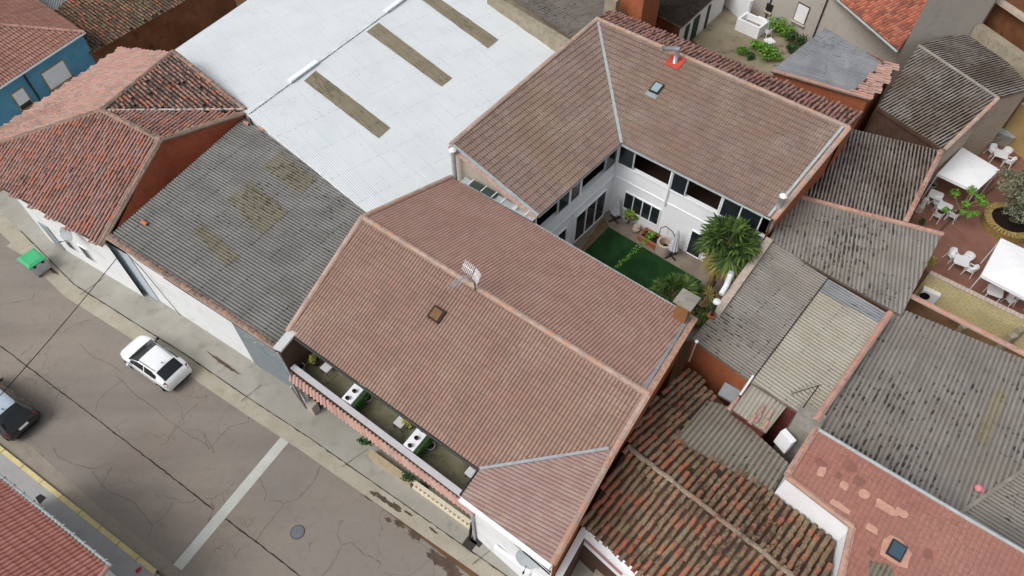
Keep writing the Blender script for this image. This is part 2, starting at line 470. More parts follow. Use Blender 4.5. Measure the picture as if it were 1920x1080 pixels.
M['barrel_pink'] = tile_mat('barrel_pink', oldp, C(166,152,138), C(74,62,57), 0.4, 0.42, 1.0, 10.0)
M['barrel_light'] = tile_mat('barrel_light', [C(192,154,142), C(186,146,134), C(180,144,135), C(194,150,134), C(172,143,136), C(188,158,147)], C(170,158,142), C(98,84,77), 0.4, 0.35, 1.0, 10.0)
M['barrel_dark'] = tile_mat('barrel_dark', [C(144,112,104), C(122,100,94), C(156,122,113), C(104,86,80), C(162,124,113), C(130,108,103), C(170,108,86), C(112,97,92)], C(152,140,128), C(50,43,40), 0.4, 0.7, 1.0, 10.0)
M['barrel_barn'] = tile_mat('barrel_barn', [C(118,92,78), C(106,84,74), C(132,102,87), C(96,78,69), C(142,106,89), C(116,101,82), C(154,98,77), C(100,89,73)], C(154,145,114), C(54,46,41), 0.45, 0.55, 1.0, 9.0)
M['barrel_mossy'] = tile_mat('barrel_mossy', [C(137,107,87), C(124,98,80), C(146,117,94), C(131,110,89), C(117,91,75), C(151,111,89), C(167,104,79), C(138,120,96), C(164,107,87), C(126,110,90)], C(167,153,127), C(57,48,40), 0.8, 0.7, 1.0, 12.0)
M['barrel_red'] = tile_mat('barrel_red', [C(168,128,118), C(146,112,104), C(160,120,110), C(166,124,112), C(118,88,82), C(154,114,106)], C(160,140,128), C(66,52,48), 0.4, 0.6, 1.0, 10.0)
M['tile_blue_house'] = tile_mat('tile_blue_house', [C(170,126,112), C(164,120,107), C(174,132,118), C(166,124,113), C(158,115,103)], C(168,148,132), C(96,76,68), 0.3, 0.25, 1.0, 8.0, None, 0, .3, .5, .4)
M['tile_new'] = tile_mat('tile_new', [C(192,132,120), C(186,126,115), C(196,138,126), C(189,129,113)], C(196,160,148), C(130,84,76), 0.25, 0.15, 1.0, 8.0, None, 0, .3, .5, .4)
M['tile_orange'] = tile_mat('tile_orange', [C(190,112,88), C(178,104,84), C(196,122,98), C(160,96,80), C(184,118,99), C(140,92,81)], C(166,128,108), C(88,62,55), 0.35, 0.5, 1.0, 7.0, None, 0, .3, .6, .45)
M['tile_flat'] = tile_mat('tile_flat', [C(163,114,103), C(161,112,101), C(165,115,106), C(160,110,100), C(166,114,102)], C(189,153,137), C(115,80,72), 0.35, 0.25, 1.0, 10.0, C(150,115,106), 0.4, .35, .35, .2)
M['cap'] = tile_mat('cap_tile', [C(182,156,145), C(174,148,138), C(188,160,146), C(168,146,138), C(190,146,126)], C(196,182,166), C(110,92,84), 0.55, 0.3, 1.0, 12.0)
M['cap_old'] = tile_mat('cap_old', [C(150,124,112), C(140,118,108), C(160,128,112), C(132,112,104)], C(170,160,144), C(70,60,54), 0.65, 0.6, 1.0, 12.0)
M['cap_red'] = tile_mat('cap_red', [C(184,144,132), C(190,151,138), C(176,139,130), C(192,142,124)], C(186,150,134), C(100,70,62), 0.4, 0.45, 1.0, 9.0)
M['mortar'] = weathered('mortar', C(168,146,130), C(110,98,88), C(186,166,150), 2.5)
M['dirt'] = weathered('roof_dirt', C(72,56,48), C(40,33,30), C(92,72,60), 2.0)
M['dirt_dark'] = weathered('roof_dirt_dark', C(66,54,47), C(42,36,32), C(84,68,58), 2.0)
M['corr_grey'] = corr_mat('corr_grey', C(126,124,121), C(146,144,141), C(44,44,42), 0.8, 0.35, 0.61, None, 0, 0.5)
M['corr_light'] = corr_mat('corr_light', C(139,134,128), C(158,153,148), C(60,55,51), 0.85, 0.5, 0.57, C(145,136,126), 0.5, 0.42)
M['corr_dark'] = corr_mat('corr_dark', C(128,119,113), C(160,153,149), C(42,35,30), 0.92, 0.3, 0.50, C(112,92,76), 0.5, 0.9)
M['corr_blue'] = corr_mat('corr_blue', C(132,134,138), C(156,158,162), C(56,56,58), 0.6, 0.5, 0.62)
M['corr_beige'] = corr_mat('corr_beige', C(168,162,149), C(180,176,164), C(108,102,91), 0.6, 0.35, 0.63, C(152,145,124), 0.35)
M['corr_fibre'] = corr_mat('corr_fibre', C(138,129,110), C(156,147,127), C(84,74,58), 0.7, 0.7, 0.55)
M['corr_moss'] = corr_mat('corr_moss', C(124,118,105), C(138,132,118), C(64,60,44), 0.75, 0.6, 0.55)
M['corr_brown'] = corr_mat('corr_brown', C(58,52,46), C(74,68,58), C(24,22,20), 0.8, 0.6, 0.5)
def white_roof():
    t = NT('white_painted_sheet', 0.55, 0.4); p = t.pos(); uv = t.uv()
    c = t.mix(t.step(t.noise(p, 0.5, 4, 0.6), 0.35, 0.7), C(217,222,225), C(210,216,220))
    s1 = t.noise(t.vmath('MULTIPLY', uv, (0.6, 0.25, 0.0)), 1.0, 3, 0.6)
    c = t.mix(t.math('MULTIPLY', t.step(s1, 0.5, 0.7), 0.22), c, C(204,211,215))
    xy = t.n('ShaderNodeSeparateXYZ'); t.l(uv, xy.inputs[0])
    a = t.step(t.math('FRACT', t.math('DIVIDE', xy.outputs[0], 7.0)), 0.035, 0.015)     # side laps
    a = t.math('MULTIPLY', a, t.step(t.noise(t.vmath('MULTIPLY', uv, (0.15, 1.2, 0.0)), 1.0, 3, 0.6), 0.35, 0.6))
    b = t.math('MULTIPLY', t.step(t.math('FRACT', xy.outputs[1]), 0.03, 0.012), t.step(t.noise(uv, 0.6, 2, 0.5), 0.45, 0.55))
    c = t.mix(t.math('MULTIPLY', t.math('MAXIMUM', a, b), 0.38), c, C(140,146,150))
    dn = t.noise(p, 6.5, 2, 0.4); c = t.mix(t.math('MULTIPLY', t.step(dn, 0.70, 0.74), 0.5), c, C(120,124,126))
    return t.col(c)
M['white_roof'] = white_roof()
def render_mat(name, base, stain, amt=0.4, scale=0.6): return weathered(name, base, stain, tuple(min(1, x * 1.06) for x in base[:3]) + (1,), scale, amt, 0.9, 20)
M['white_wall'] = render_mat('white_render', C(234,236,237), C(170,168,160), 0.35)
M['white_clean'] = render_mat('white_clean', C(244,246,250), C(214,217,222), 0.2)
M['court_white'] = render_mat('courtyard_white', C(243,245,248), C(226,229,233), 0.2)
M['grey_wall'] = render_mat('grey_render', C(178,172,164), C(140,134,126), 0.5, 0.8)
M['beige_wall'] = render_mat('beige_render', C(176,164,148), C(128,112,96), 0.6, 0.7)
M['tan_wall'] = render_mat('tan_render', C(182,174,160), C(150,142,128), 0.3)
M['concrete'] = weathered('concrete', C(150,140,122), C(96,88,76), C(168,158,140), 1.2)
M['concrete_grey'] = weathered('concrete_grey', C(140,134,126), C(92,88,82), C(160,154,146), 1.2)
M['adobe'] = weathered('adobe', C(112,72,48), C(62,42,32), C(136,92,64), 0.6, 0.7)
M['blue_wall'] = weathered('blue_render', C(90,148,178), C(68,118,146), C(100,158,186), 0.9, 0.5)
M['orange_render'] = weathered('orange_render', C(166,92,50), C(110,62,40), C(180,106,62), 1.0, 0.5)
M['brown_dark'] = weathered('dark_brown_surface', C(82,62,52), C(56,44,38), C(94,72,60), 1.0, 0.5)
M['maroon'] = weathered('maroon_render', C(104,52,50), C(60,34,34), C(120,64,60), 1.0)
def brick(name, a, b, mortar, sc=1.0, bw=0.26, rh=0.075):
    t = NT(name, 0.9, 0.2); g = t.n('ShaderNodeNewGeometry'); p = t.n('ShaderNodeSeparateXYZ'); t.l(g.outputs['Position'], p.inputs[0])
    nn = t.n('ShaderNodeSeparateXYZ'); t.l(g.outputs['Normal'], nn.inputs[0])
    h = t.math('SUBTRACT', t.math('MULTIPLY', p.outputs[0], nn.outputs[1]), t.math('MULTIPLY', p.outputs[1], nn.outputs[0]))
    cb = t.n('ShaderNodeCombineXYZ'); t.l(h, cb.inputs[0]); t.l(p.outputs[2], cb.inputs[1])
    br = t.n('ShaderNodeTexBrick'); t.l(cb.outputs[0], br.inputs['Vector'])
    br.inputs['Color1'].default_value = a; br.inputs['Color2'].default_value = b; br.inputs['Mortar'].default_value = mortar
    br.inputs['Scale'].default_value = sc; br.inputs['Brick Width'].default_value = bw; br.inputs['Row Height'].default_value = rh; br.inputs['Mortar Size'].default_value = 0.008
    c = t.mix(t.math('MULTIPLY', t.step(t.noise(t.pos(), 1.3, 5, 0.65), 0.45, 0.7), 0.5), br.outputs['Color'], tuple(x * 0.55 for x in a[:3]) + (1,))
    return t.col(c)
M['brick'] = brick('brick_red', C(186,98,66), C(168,84,58), C(150,112,92))
M['brick_orange'] = brick('brick_orange', C(178,98,60), C(158,84,54), C(150,116,94))
M['block_yellow'] = brick('block_yellow', C(212,198,152), C(204,190,144), C(136,122,84), 1.0, 0.42, 0.2)
M['planter_brick'] = brick('planter_brick', C(158,136,84), C(140,116,70), C(84,66,44), 1.0, 0.12, 0.2)
M['ochre'] = weathered('ochre_render', C(176,150,104), C(128,104,70), C(190,164,116), 0.9, 0.5)
M['zinc'] = plain('zinc', C(168,174,180), 0.45, 0.5, 0.35, 0.12, 4)
M['steel'] = plain('stainless', C(200,206,212), 0.25, 0.6, 0.75, 0.06, 3)
M['galv'] = plain('galvanised_paint', C(176,184,186), 0.6, 0.4, 0.1, 0.12, 3)
M['dark_metal'] = plain('dark_metal', C(42,42,44), 0.5, 0.4)
M['black'] = plain('black', C(18,18,19), 0.6)
M['white_paint'] = plain('white_paint', C(236,238,240), 0.45, 0.45, 0, 0.03)
M['white_plastic'] = plain('white_plastic', C(232,234,236), 0.4, 0.5, 0, 0.03)
M['canvas'] = plain('white_canvas', C(244,245,247), 0.75, 0.2, 0, 0.02, 3)
M['cloth'] = plain('umbrella_cloth', C(206,208,214), 0.85, 0.1, 0, 0.08, 6)
M['red_flash'] = weathered('red_flashing', C(196,70,58), C(150,48,42), C(210,90,76), 3.0, 0.4)
M['wood'] = plain('wood', C(124,92,66), 0.7, 0.3, 0, 0.2, 5)
M['dark_wood'] = plain('dark_wood', C(60,44,36), 0.7, 0.3, 0, 0.2, 5)
M['green_dark'] = plain('green_paint', C(28,58,54), 0.6)
M['terracotta'] = plain('terracotta', C(168,92,62), 0.8, 0.2, 0, 0.15, 6)
M['pot_grey'] = plain('pot_grey', C(156,156,154), 0.8, 0.2, 0, 0.15, 6)
M['pot_dark'] = plain('pot_dark', C(58,54,50), 0.8)
M['soil'] = plain('soil', C(46,36,30), 0.95, 0.1, 0, 0.3, 8)
M['stone'] = weathered('pale_stone', C(186,170,156), C(140,124,110), C(200,186,172), 3.0)
M['statue'] = plain('statue_white', C(220,216,208), 0.7)
M['bark'] = weathered('bark', C(112,92,72), C(66,54,44), C(132,112,90), 4.0)
M['gold'] = plain('green_lid', C(66,178,120), 0.4, 0.5, 0, 0.08)
def glass(name, c, rough=0.08, spec=0.6):
    t = NT(name, rough, spec); return t.col(c)
M['glass'] = glass('window_glass', C(34,42,48))
M['glass_sky'] = glass('skylight_glass', C(150,168,176), 0.12)
M['glass_blue'] = glass('skylight_blue', C(62,84,100), 0.1)
M['car_glass'] = glass('car_glass', C(26,32,36), 0.06, 0.7)
def leafm(name, a, b, sc=3.0, extra=None):
    t = NT(name, 0.6, 0.3); w = t.n('ShaderNodeNewGeometry')
    c = t.ramp(w.outputs['Random Per Island'], [(0.0, a), (0.5, tuple((x + y) / 2 for x, y in zip(a, b))), (1.0, b)])
    t.b.inputs['Subsurface Weight'].default_value = 0.0
    return t.col(c)
M['palm'] = leafm('palm_leaf', C(38,64,26), C(92,114,52))
M['palm_yellow'] = leafm('palm_old_leaf', C(112,108,54), C(142,124,70))
M['olive'] = leafm('olive_leaf', C(92,98,76), C(142,142,118))
M['olive_dark'] = leafm('olive_inner_leaf', C(46,62,52), C(80,96,80))
M['leaf'] = leafm('leaf', C(66,116,34), C(128,168,66))
M['leaf_dark'] = leafm('dark_leaf', C(26,52,26), C(62,96,44))
M['leaf_yellow'] = leafm('yellow_leaf', C(136,140,52), C(186,184,92))
M['turf'] = None
def turf():
    t = NT('turf', 0.95, 0.1); p = t.pos()
    c = t.mix(t.step(t.noise(p, 0.9, 3, 0.5), 0.3, 0.7), C(30,58,32), C(42,76,40)); f = t.noise(p, 60, 2, 0.6)
    c = t.mix(t.math('MULTIPLY', t.step(f, 0.4, 0.7), 0.4), c, C(16,40,24)); t.bump(f, 0.6, 0.02); return t.col(c)
M['turf'] = turf()
def street():
    t = NT('street_concrete', 0.93, 0.2); p = t.pos()
    c = t.mix(t.step(t.noise(p, 0.16, 5, 0.55), 0.35, 0.68), C(137,130,124), C(148,138,128))
    c = t.mix(t.math('MULTIPLY', t.step(t.noise(p, 0.5, 5, 0.6), 0.5, 0.8), 0.5), c, C(121,113,108))
    c = t.mix(t.math('MULTIPLY', t.step(t.noise(p, 0.23, 3, 0.5), 0.55, 0.75), 0.4), c, C(146,126,112))
    rt = t.n('ShaderNodeMapping'); rt.inputs['Rotation'].default_value = (0, 0, R(36)); rt.inputs['Scale'].default_value = (0.05, 0.55, 1.0); t.l(p, rt.inputs[0])
    c = t.mix(t.math('MULTIPLY', t.step(t.noise(rt.outputs[0], 1.0, 3, 0.5), 0.45, 0.7), 0.4), c, C(120,111,105))      # wheel lanes
    c = t.mix(t.math('MULTIPLY', t.step(t.noise(p, 2.6, 6, 0.7), 0.48, 0.75), 0.4), c, C(118,109,103))
    f = t.noise(p, 16, 5, 0.8); c = t.mix(t.math('MULTIPLY', t.step(f, 0.47, 0.72), 0.5), c, C(106,98,93))
    wob = t.n('ShaderNodeTexNoise'); t.l(p, wob.inputs['Vector']); wob.inputs['Scale'].default_value = 1.1; wob.inputs['Detail'].default_value = 4
    pv = t.vmath('ADD', p, t.vmath('MULTIPLY', t.vmath('SUBTRACT', wob.outputs['Color'], (0.5, 0.5, 0.5)), (1.1, 1.1, 0.0)))
    def cracks(sc, wd, n_sc, a, b, off):
        v = t.n('ShaderNodeTexVoronoi', feature='DISTANCE_TO_EDGE'); t.l(t.vmath('ADD', t.vmath('MULTIPLY', pv, (1, 1, 0)), (off, off * 1.7, 0.0)), v.inputs['Vector']); v.inputs['Scale'].default_value = sc
        return t.math('MULTIPLY', t.step(v.outputs['Distance'], wd, wd * 0.25), t.step(t.noise(p, n_sc, 3, 0.5), a, b))
    k = t.math('MAXIMUM', cracks(0.33, 0.006, 0.28, 0.46, 0.56, 3.0), t.math('MULTIPLY', cracks(1.5, 0.022, 0.33, 0.58, 0.64, 9.0), 0.8))
    c = t.mix(t.math('MULTIPLY', k, 0.5), c, C(74,64,59))
    t.bump(f, 0.2, 0.01)
    return t.col(c)
M['street'] = street()
M['pavement'] = weathered('pavement_concrete', C(156,153,144), C(120,116,108), C(168,166,158), 0.45, 0.55, 0.93, 16)
M['pavement_grey'] = weathered('pavement_grey', C(160,159,158), C(132,131,130), C(170,169,168), 0.5, 0.4, 0.93, 16)
M['kerb'] = weathered('kerb_concrete', C(166,158,142), C(126,118,102), C(178,172,158), 0.7, 0.4, 0.93, 14)
M['gutter_conc'] = weathered('gutter_concrete', C(146,137,124), C(110,102,91), C(156,148,135), 0.7, 0.5, 0.93, 14)
M['white_strip'] = weathered('white_strip', C(188,190,184), C(160,160,154), C(198,200,196), 1.0, 0.3)
M['yellow'] = weathered('yellow_kerb', C(206,190,136), C(170,154,112), C(216,202,152), 2.0, 0.5)
M['joint'] = plain('tar_joint', C(58,51,47), 0.9)
M['crack'] = plain('hairline_crack', C(92,82,76), 0.95, 0.1, 0, 0.3, 3)
M['wet'] = weathered('damp_stain', C(84,70,60), C(66,54,46), C(100,86,74), 3.0)
M['yard'] = weathered('yard_concrete', C(142,130,108), C(74,68,56), C(160,150,130), 0.35, 0.9, 0.93, 12)
M['courtyard_floor'] = weathered('courtyard_floor', C(128,116,104), C(90,80,70), C(146,134,122), 0.8, 0.5)
M['brown_path'] = weathered('brown_path', C(106,88,66), C(72,60,46), C(120,100,76), 1.0, 0.5)
M['terrace_floor'] = weathered('terrace_floor', C(100,96,76), C(44,41,33), C(122,118,98), 0.9, 0.8)
M['earth'] = weathered('bare_earth', C(104,78,56), C(64,48,38), C(122,96,72), 0.5, 0.7)
def paving():
    t = NT('patio_paving', 0.85, 0.25); p = t.pos()
    c = t.mix(t.step(t.noise(p, 0.6, 5, 0.6), 0.35, 0.7), C(132,92,80), C(146,106,92))
    c = t.mix(t.math('MULTIPLY', t.step(t.noise(p, 1.8, 5, 0.65), 0.5, 0.75), 0.5), c, C(108,76,66)); f = t.noise(p, 18, 4, 0.7)
    c = t.mix(t.math('MULTIPLY', t.step(f, 0.5, 0.8), 0.3), c, C(160,124,108)); t.bump(f, 0.2, 0.01); return t.col(c)
M['paving'] = paving()

# ================= THE GROUND =================
sheet('ground', [Vector(q) for q in ((-120, -60, 0), (120, -60, 0), (160, 260, 0), (-160, 260, 0))], 0.0, M['earth'])
S = Vector((math.cos(R(-36)), math.sin(R(-36)), 0)); T = Vector((-S.y, S.x, 0))       # along the street / away from it
def uv2(p): return p.dot(S), p.dot(T)
def st(a, b, z=0.0): q = S * a + T * b; return Vector((q.x, q.y, z))
_, tb = uv2(at(575, 765, 0.1))                 # house fronts
_, tk = uv2(at(440, 742, 0.0))                 # pavement edge (near side of the concrete kerb strip)
_, tp = uv2(at(440, 700, 0.12))
_, ty = uv2(at(147, 953, 0.1))                 # yellow kerb
_, tg = uv2(at(160, 935, 0.0))
sheet('street', [at(-700, -80, 0), at(-100, 250, 0)] + [st(-60, tk - 0.2), st(60, tk + 0.6), st(60, -60), st(-60, -60)], 0.004, M['street'])
def strip_line(pix, w0, mat, name, z=0.01, kind='structure', z0=0.0, jag=0.0, step=None):
    pts = [at(x, y, z0) for x, y in pix]; L = []; Rr = []; rg = random.Random(int(pix[0][0]) + 5)
    dense = []
    for i in range(len(pts) - 1):
        k = max(1, int((pts[i + 1] - pts[i]).length / (step or 0.25))) if jag else 1
        for j in range(k): dense.append(pts[i].lerp(pts[i + 1], j / k))
    dense.append(pts[-1])
    for i, p in enumerate(dense):
        d = (dense[min(i + 1, len(dense) - 1)] - dense[max(i - 1, 0)]).normalized(); n = Vector((-d.y, d.x, 0))
        o = rg.uniform(-1, 1) * jag; w = w0 * rg.uniform(0.6, 1.3) if jag else w0
        L.append(p + n * (w / 2 + o)); Rr.append(p - n * (w / 2 - o))
    mb = MB()
    for i in range(len(dense) - 1):
        mb.face([(Rr[i].x, Rr[i].y, z), (Rr[i + 1].x, Rr[i + 1].y, z), (L[i + 1].x, L[i + 1].y, z), (L[i].x, L[i].y, z)])
    o = mb.build(name, mat)
    if kind: o['kind'] = kind
    return o
# far-side pavement under the house fronts
kerb_px = [(-40, 398), (20, 455), (120, 555), (230, 625), (330, 688), (450, 770), (560, 842), (700, 940), (860, 1052), (960, 1122), (1100, 1220)]
edge_px = [(x + 20, y - 22) for x, y in kerb_px]
def band(name, a, b, z, mat, za=0.0):
    mb = MB(); A = [at(x, y, za) for x, y in a]; B = [at(x, y, za) for x, y in b]
    for i in range(len(A) - 1):
        mb.face([(A[i].x, A[i].y, z), (A[i + 1].x, A[i + 1].y, z), (B[i + 1].x, B[i + 1].y, z), (B[i].x, B[i].y, z)])
    return mb, A, B
mb, A, B = band('kerb_strip', kerb_px, edge_px, 0.02, M['kerb'])
for i in range(len(A) - 1): mb.face([(A[i].x, A[i].y, 0.0), (A[i + 1].x, A[i + 1].y, 0.0), (A[i + 1].x, A[i + 1].y, 0.02), (A[i].x, A[i].y, 0.02)])
o = mb.build('kerb_strip', M['kerb']); o['kind'] = 'structure'
mb = MB()
E1 = [at(x, y, 0.0) for x, y in edge_px]; E2 = [p + T * 6 for p in E1]
for i in range(len(E1) - 1):
    mb.face([(E1[i].x, E1[i].y, 0.12), (E1[i + 1].x, E1[i + 1].y, 0.12), (E2[i + 1].x, E2[i + 1].y, 0.12), (E2[i].x, E2[i].y, 0.12)])
    mb.face([(E1[i].x, E1[i].y, 0.0), (E1[i + 1].x, E1[i + 1].y, 0.0), (E1[i + 1].x, E1[i + 1].y, 0.12), (E1[i].x, E1[i].y, 0.12)])
o = mb.build('pavement', M['pavement']); o['kind'] = 'structure'
strip_line([(edge_px[i][0], edge_px[i][1]) for i in range(1, 10)], 0.10, M['joint'], 'kerb_joint', 0.026, jag=0.015)
for i, (a, b) in enumerate((((452, 752), (490, 722)), ((150, 553), (196, 520)), ((885, 1058), (935, 1020)), ((640, 876), (690, 842)))):
    strip_line([a, b], 0.03, M['joint'], 'pavement_joint', 0.126 if i != 2 else 0.127, z0=0.12, jag=0.008)
# ramp beside the bin
sheet('pavement_ramp', [at(12, 462), at(48, 440), at(82, 425, 0.1), at(95, 470, 0.1), at(45, 480)], 0.026, M['kerb'])
# near side: concrete gutter, yellow kerb, grey pavement
gin = [(-60, 770), (60, 838), (180, 945), (300, 1040), (360, 1090), (420, 1140)]
yel = [(-60, 800), (0, 842), (147, 959), (295, 1076), (360, 1130)]
mb = MB(); G = [at(x, y) for x, y in gin]; Y = [at(*yel[0]), at(*yel[1]), at(80, 906), at(*yel[2]), at(*yel[3]), at(*yel[4])]
for i in range(5): mb.face([(G[i].x, G[i].y, .012), (Y[i].x, Y[i].y, .012), (Y[i + 1].x, Y[i + 1].y, .012), (G[i + 1].x, G[i + 1].y, .012)])
o = mb.build('concrete_gutter', M['gutter_conc']); o['kind'] = 'structure'
yl = strip_line([(-60, 795), (0, 841), (147, 958), (293, 1074)], 0.22, M['yellow'], 'yellow_kerb', 0.13)
mb = MB(); Yp = [at(x, y) for x, y in ((-60, 795), (0, 841), (147, 958), (293, 1074), (420, 1174))]
for i in range(4):
    a, b = Yp[i], Yp[i + 1]; n = T * 0.11
    mb.face([(a.x, a.y, .124), (b.x, b.y, .124), (b.x - T.x * 9, b.y - T.y * 9, .124), (a.x - T.x * 9, a.y - T.y * 9, .124)])
    a2, b2 = a + n, b + n
    mb.face([(a2.x, a2.y, .0), (b2.x, b2.y, .0), (b2.x, b2.y, .127), (a2.x, a2.y, .127)])
o = mb.build('near_pavement', M['pavement_grey']); o['kind'] = 'structure'
for k in range(9):                                   # joints between the kerb stones
    p = at(8 + k * 36, 847.5 + k * 28.8); mbq = MB(); mbq.box((p.x, p.y, .1335), (0.025, 0.26, .005), R(-36)); q = mbq.build('kerb_stone_joint', M['joint']); q['kind'] = 'structure'
sheet('dark_patch', [at(66, 933, .124), at(76, 926, .124), at(87, 933, .124), at(75, 946, .124)], 0.130, M['black'])
sheet('red_mark', [at(253, 1070, .124), at(263, 1062, .124), at(266, 1067, .124), at(257, 1076, .124)], 0.130, plain('red_paint', C(176, 40, 70), 0.7))
# white strip across the street, long joint down its middle
sheet('white_road_strip', [at(325, 1059), at(341, 1069), at(545, 825), at(531, 814)], 0.010, M['white_strip'])
strip_line([(-60, 600), (0, 648), (150, 762), (300, 877), (400, 955)], 0.06, M['joint'], 'road_joint', 0.0085, jag=0.02)
strip_line([(423, 972), (480, 1016), (560, 1078), (640, 1140)], 0.06, M['joint'], 'road_joint', 0.0085, jag=0.02)
crk = [[(218, 705), (232, 717), (255, 742), (290, 765), (318, 790), (334, 800)], [(232, 712), (200, 735), (185, 750), (180, 768)], [(334, 795), (350, 775), (372, 757)], [(334, 800), (352, 815), (385, 832), (392, 842)], [(392, 842), (430, 800), (465, 792), (468, 775)], [(150, 645), (172, 668), (205, 682), (232, 700)], [(530, 945), (560, 935), (590, 900), (598, 880), (606, 868)], [(480, 1014), (500, 985), (530, 950), (528, 940), (505, 938)], [(640, 1022), (633, 1000), (636, 985), (645, 975), (630, 980)], [(640, 1022), (660, 1018), (680, 1038), (710, 1052)], [(640, 1024), (625, 1055), (605, 1080)], [(100, 840), (108, 855), (135, 870), (178, 880), (200, 868)], [(172, 885), (200, 920), (250, 940), (285, 985), (278, 1010)], [(285, 985), (310, 965), (330, 935)], [(380, 810), (392, 842)], [(384, 812), (402, 850)], [(485, 895), (500, 925), (495, 940)], [(355, 790), (330, 800), (312, 830), (300, 835)]]
for k, px in enumerate(crk): strip_line(px, 0.018, M['crack'], 'road_crack', 0.0085 + 0.0001 * k, jag=0.03, step=0.12)
rgs = random.Random(3)
def blot(u, v, ru, rv, n=26, z=0.03, name='damp_patch', rot=R(-36), mat='wet', z0=0.0):
    c = at(u, v, z0); pts = []
    for k in range(n):
        a = 2 * math.pi * k / n; r = rgs.uniform(0.55, 1.15); x = math.cos(a) * ru * r; y = math.sin(a) * rv * r
        pts.append(Vector((c.x + x * math.cos(rot) - y * math.sin(rot), c.y + x * math.sin(rot) + y * math.cos(rot), z)))
    return sheet(name, pts, z, M[mat])
for k, q in enumerate(((722, 938, .75, .13), (742, 951, .35, .16), (700, 926, .25, .09), (765, 962, .3, .07), (748, 982, .32, .16), (778, 1004, .4, .2), (820, 1048, .6, .3), (838, 1058, .5, .22), (850, 1074, .6, .3), (728, 975, .2, .12), (690, 935, .3, .05), (812, 995, .3, .07))): blot(*q, z=0.0225 + 0.0004 * k if k not in (4, 5, 6, 7, 8, 9) else 0.0225 + .0004 * k)
blot(925, 1028, .5, .1, z=.1265, z0=.12)
blot(420, 682, 1.5, .10, 40, .1268, 'damp_patch', R(-34), 'wet', .12); blot(100, 508, .7, .1, 30, .0268, 'damp_patch', R(-34), 'wet', .02)
t = local_thing('manhole_cover', tuple(at(558, 998)), 'round grey iron manhole cover in the street concrete', 'manhole cover')
mb = MB(); mb.lathe((0, 0, 0.008), [(0.34, 0), (0.34, 0.012), (0.33, 0.014)], 32); mb.build('frame', M['dark_metal'], t)
mb = MB(); mb.lathe((0, 0, 0.012), [(0.31, 0), (0.31, 0.014), (0.02, 0.016)], 32); mb.build('lid', plain('iron_lid', C(112,114,122), 0.6, 0.4, 0.2, 0.15, 9), t)
# yards, courtyard and patio floors
sheet('yard_floor', [at(1290, 70), at(1350, -10), at(1400, -30), at(1560, 80), at(1500, 190), at(1420, 160)], 0.02, M['yard'])
sheet('courtyard_floor', [at(1040, 440), at(1130, 330), at(1440, 480), at(1380, 640), at(1240, 640)], 0.02, M['courtyard_floor'])
sheet('brown_path', [at(1080, 480), at(1132, 408), at(1142, 425), at(1094, 480)], 0.026, M['brown_path'])
tf = sheet('turf', [at(1094, 474), at(1141, 426), at(1315, 528), at(1270, 600), at(1180, 560)], 0.032, M['turf'])
sheet('patio_floor', [at(1690, 470), at(1770, 240), at(1880, 265), at(2080, 380), at(2500, 520), at(2300, 800), at(1740, 512)], 0.02, M['paving'])
for a, b in (((1755, 440), (1812, 385)), ((1812, 385), (1925, 285)), ((1835, 375), (1880, 340))):
    strip_line([a, b], 0.16, weathered('dark_paving_band', C(96,72,62), C(70,54,48), C(110,84,74), 2.0), 'paving_band', 0.026)

# ================= BUILDINGS =================
# ---- the long house with the terrace ----
zE, zR = 5.8, 8.0
EL, ER, RL = at(540, 622, zE), at(900, 880, zE), at(680, 408, zR)
mp = (EL, ER, RL)
V = on_plane(mp, 1155, 840); RR = on_plane(mp, 1215, 740)
D_ = at(865, 930, zE); wp = (ER, D_, V); F_ = on_plane(wp, 1036, 1058)
BR = at(1303, 598, 6.0); bp_ = (RL, RR, BR)
BL2 = on_plane(bp_, 1000, 420); BL1 = on_plane(bp_, 845, 333)
house = thing('terrace_house', (EL.x + 6, EL.y - 2, 0), 'long house with pinkish brown tiled roof and a sunken terrace along the street', 'house')
rf = field_roof('roof', house, [RL, EL, ER, V, RR], 'roman', M['tile_pale'])
rb = field_roof('roof', house, [RL, RR, BR, BL2, BL1], 'roman', M['tile_pale_back'])
rw = field_roof('roof', house, [ER, D_, F_, V], 'mixed', M['tile_wing'])
wl = inset_poly([EL, ER, D_, F_, V, RR, BR, BL2, BL1, RL], [0.15, 0.1, 0.35, 0.12, 0.12, 0.12, 0.3, 0.15, 0.12, 0.12])
ztop = [EL.z, ER.z, D_.z, F_.z, V.z, RR.z, BR.z, BL2.z, BL1.z, RL.z]
wm = [None, None, 'white_wall', 'orange_render', 'orange_render', 'orange_render', 'court_white', 'tan_wall', 'white_wall', 'white_wall']
mb = MB(); um = [M['white_wall'], M['orange_render'], M['court_white'], M['tan_wall'], M['brown_dark']]
for i in range(10):
    if i in (0, 1): continue
    j = (i + 1) % 10; m = um.index(M[wm[i]])
    mb.face([(wl[i].x, wl[i].y, 0), (wl[j].x, wl[j].y, 0), (wl[j].x, wl[j].y, ztop[j] - 0.15), (wl[i].x, wl[i].y, ztop[i] - 0.15)], m)
# terrace side of the house, set back under the eave
zF = 3.5
back0 = EL + T * 0.9; back1 = ER + T * 0.9
mb.face([(back0.x, back0.y, zF), (back1.x, back1.y, zF), (back1.x, back1.y, 5.9), (back0.x, back0.y, 5.9)], 0)
mb.face([(ER.x, ER.y, zF), (D_.x + T.x * .1, D_.y + T.y * .1, zF), (D_.x + T.x * .1, D_.y + T.y * .1, 5.75), (ER.x, ER.y, 5.75)], 0)
mb.face([(back1.x, back1.y, zF), (ER.x, ER.y, zF), (ER.x, ER.y, 5.75), (back1.x, back1.y, 5.95)], 0)
mb.build('wall', um, house)
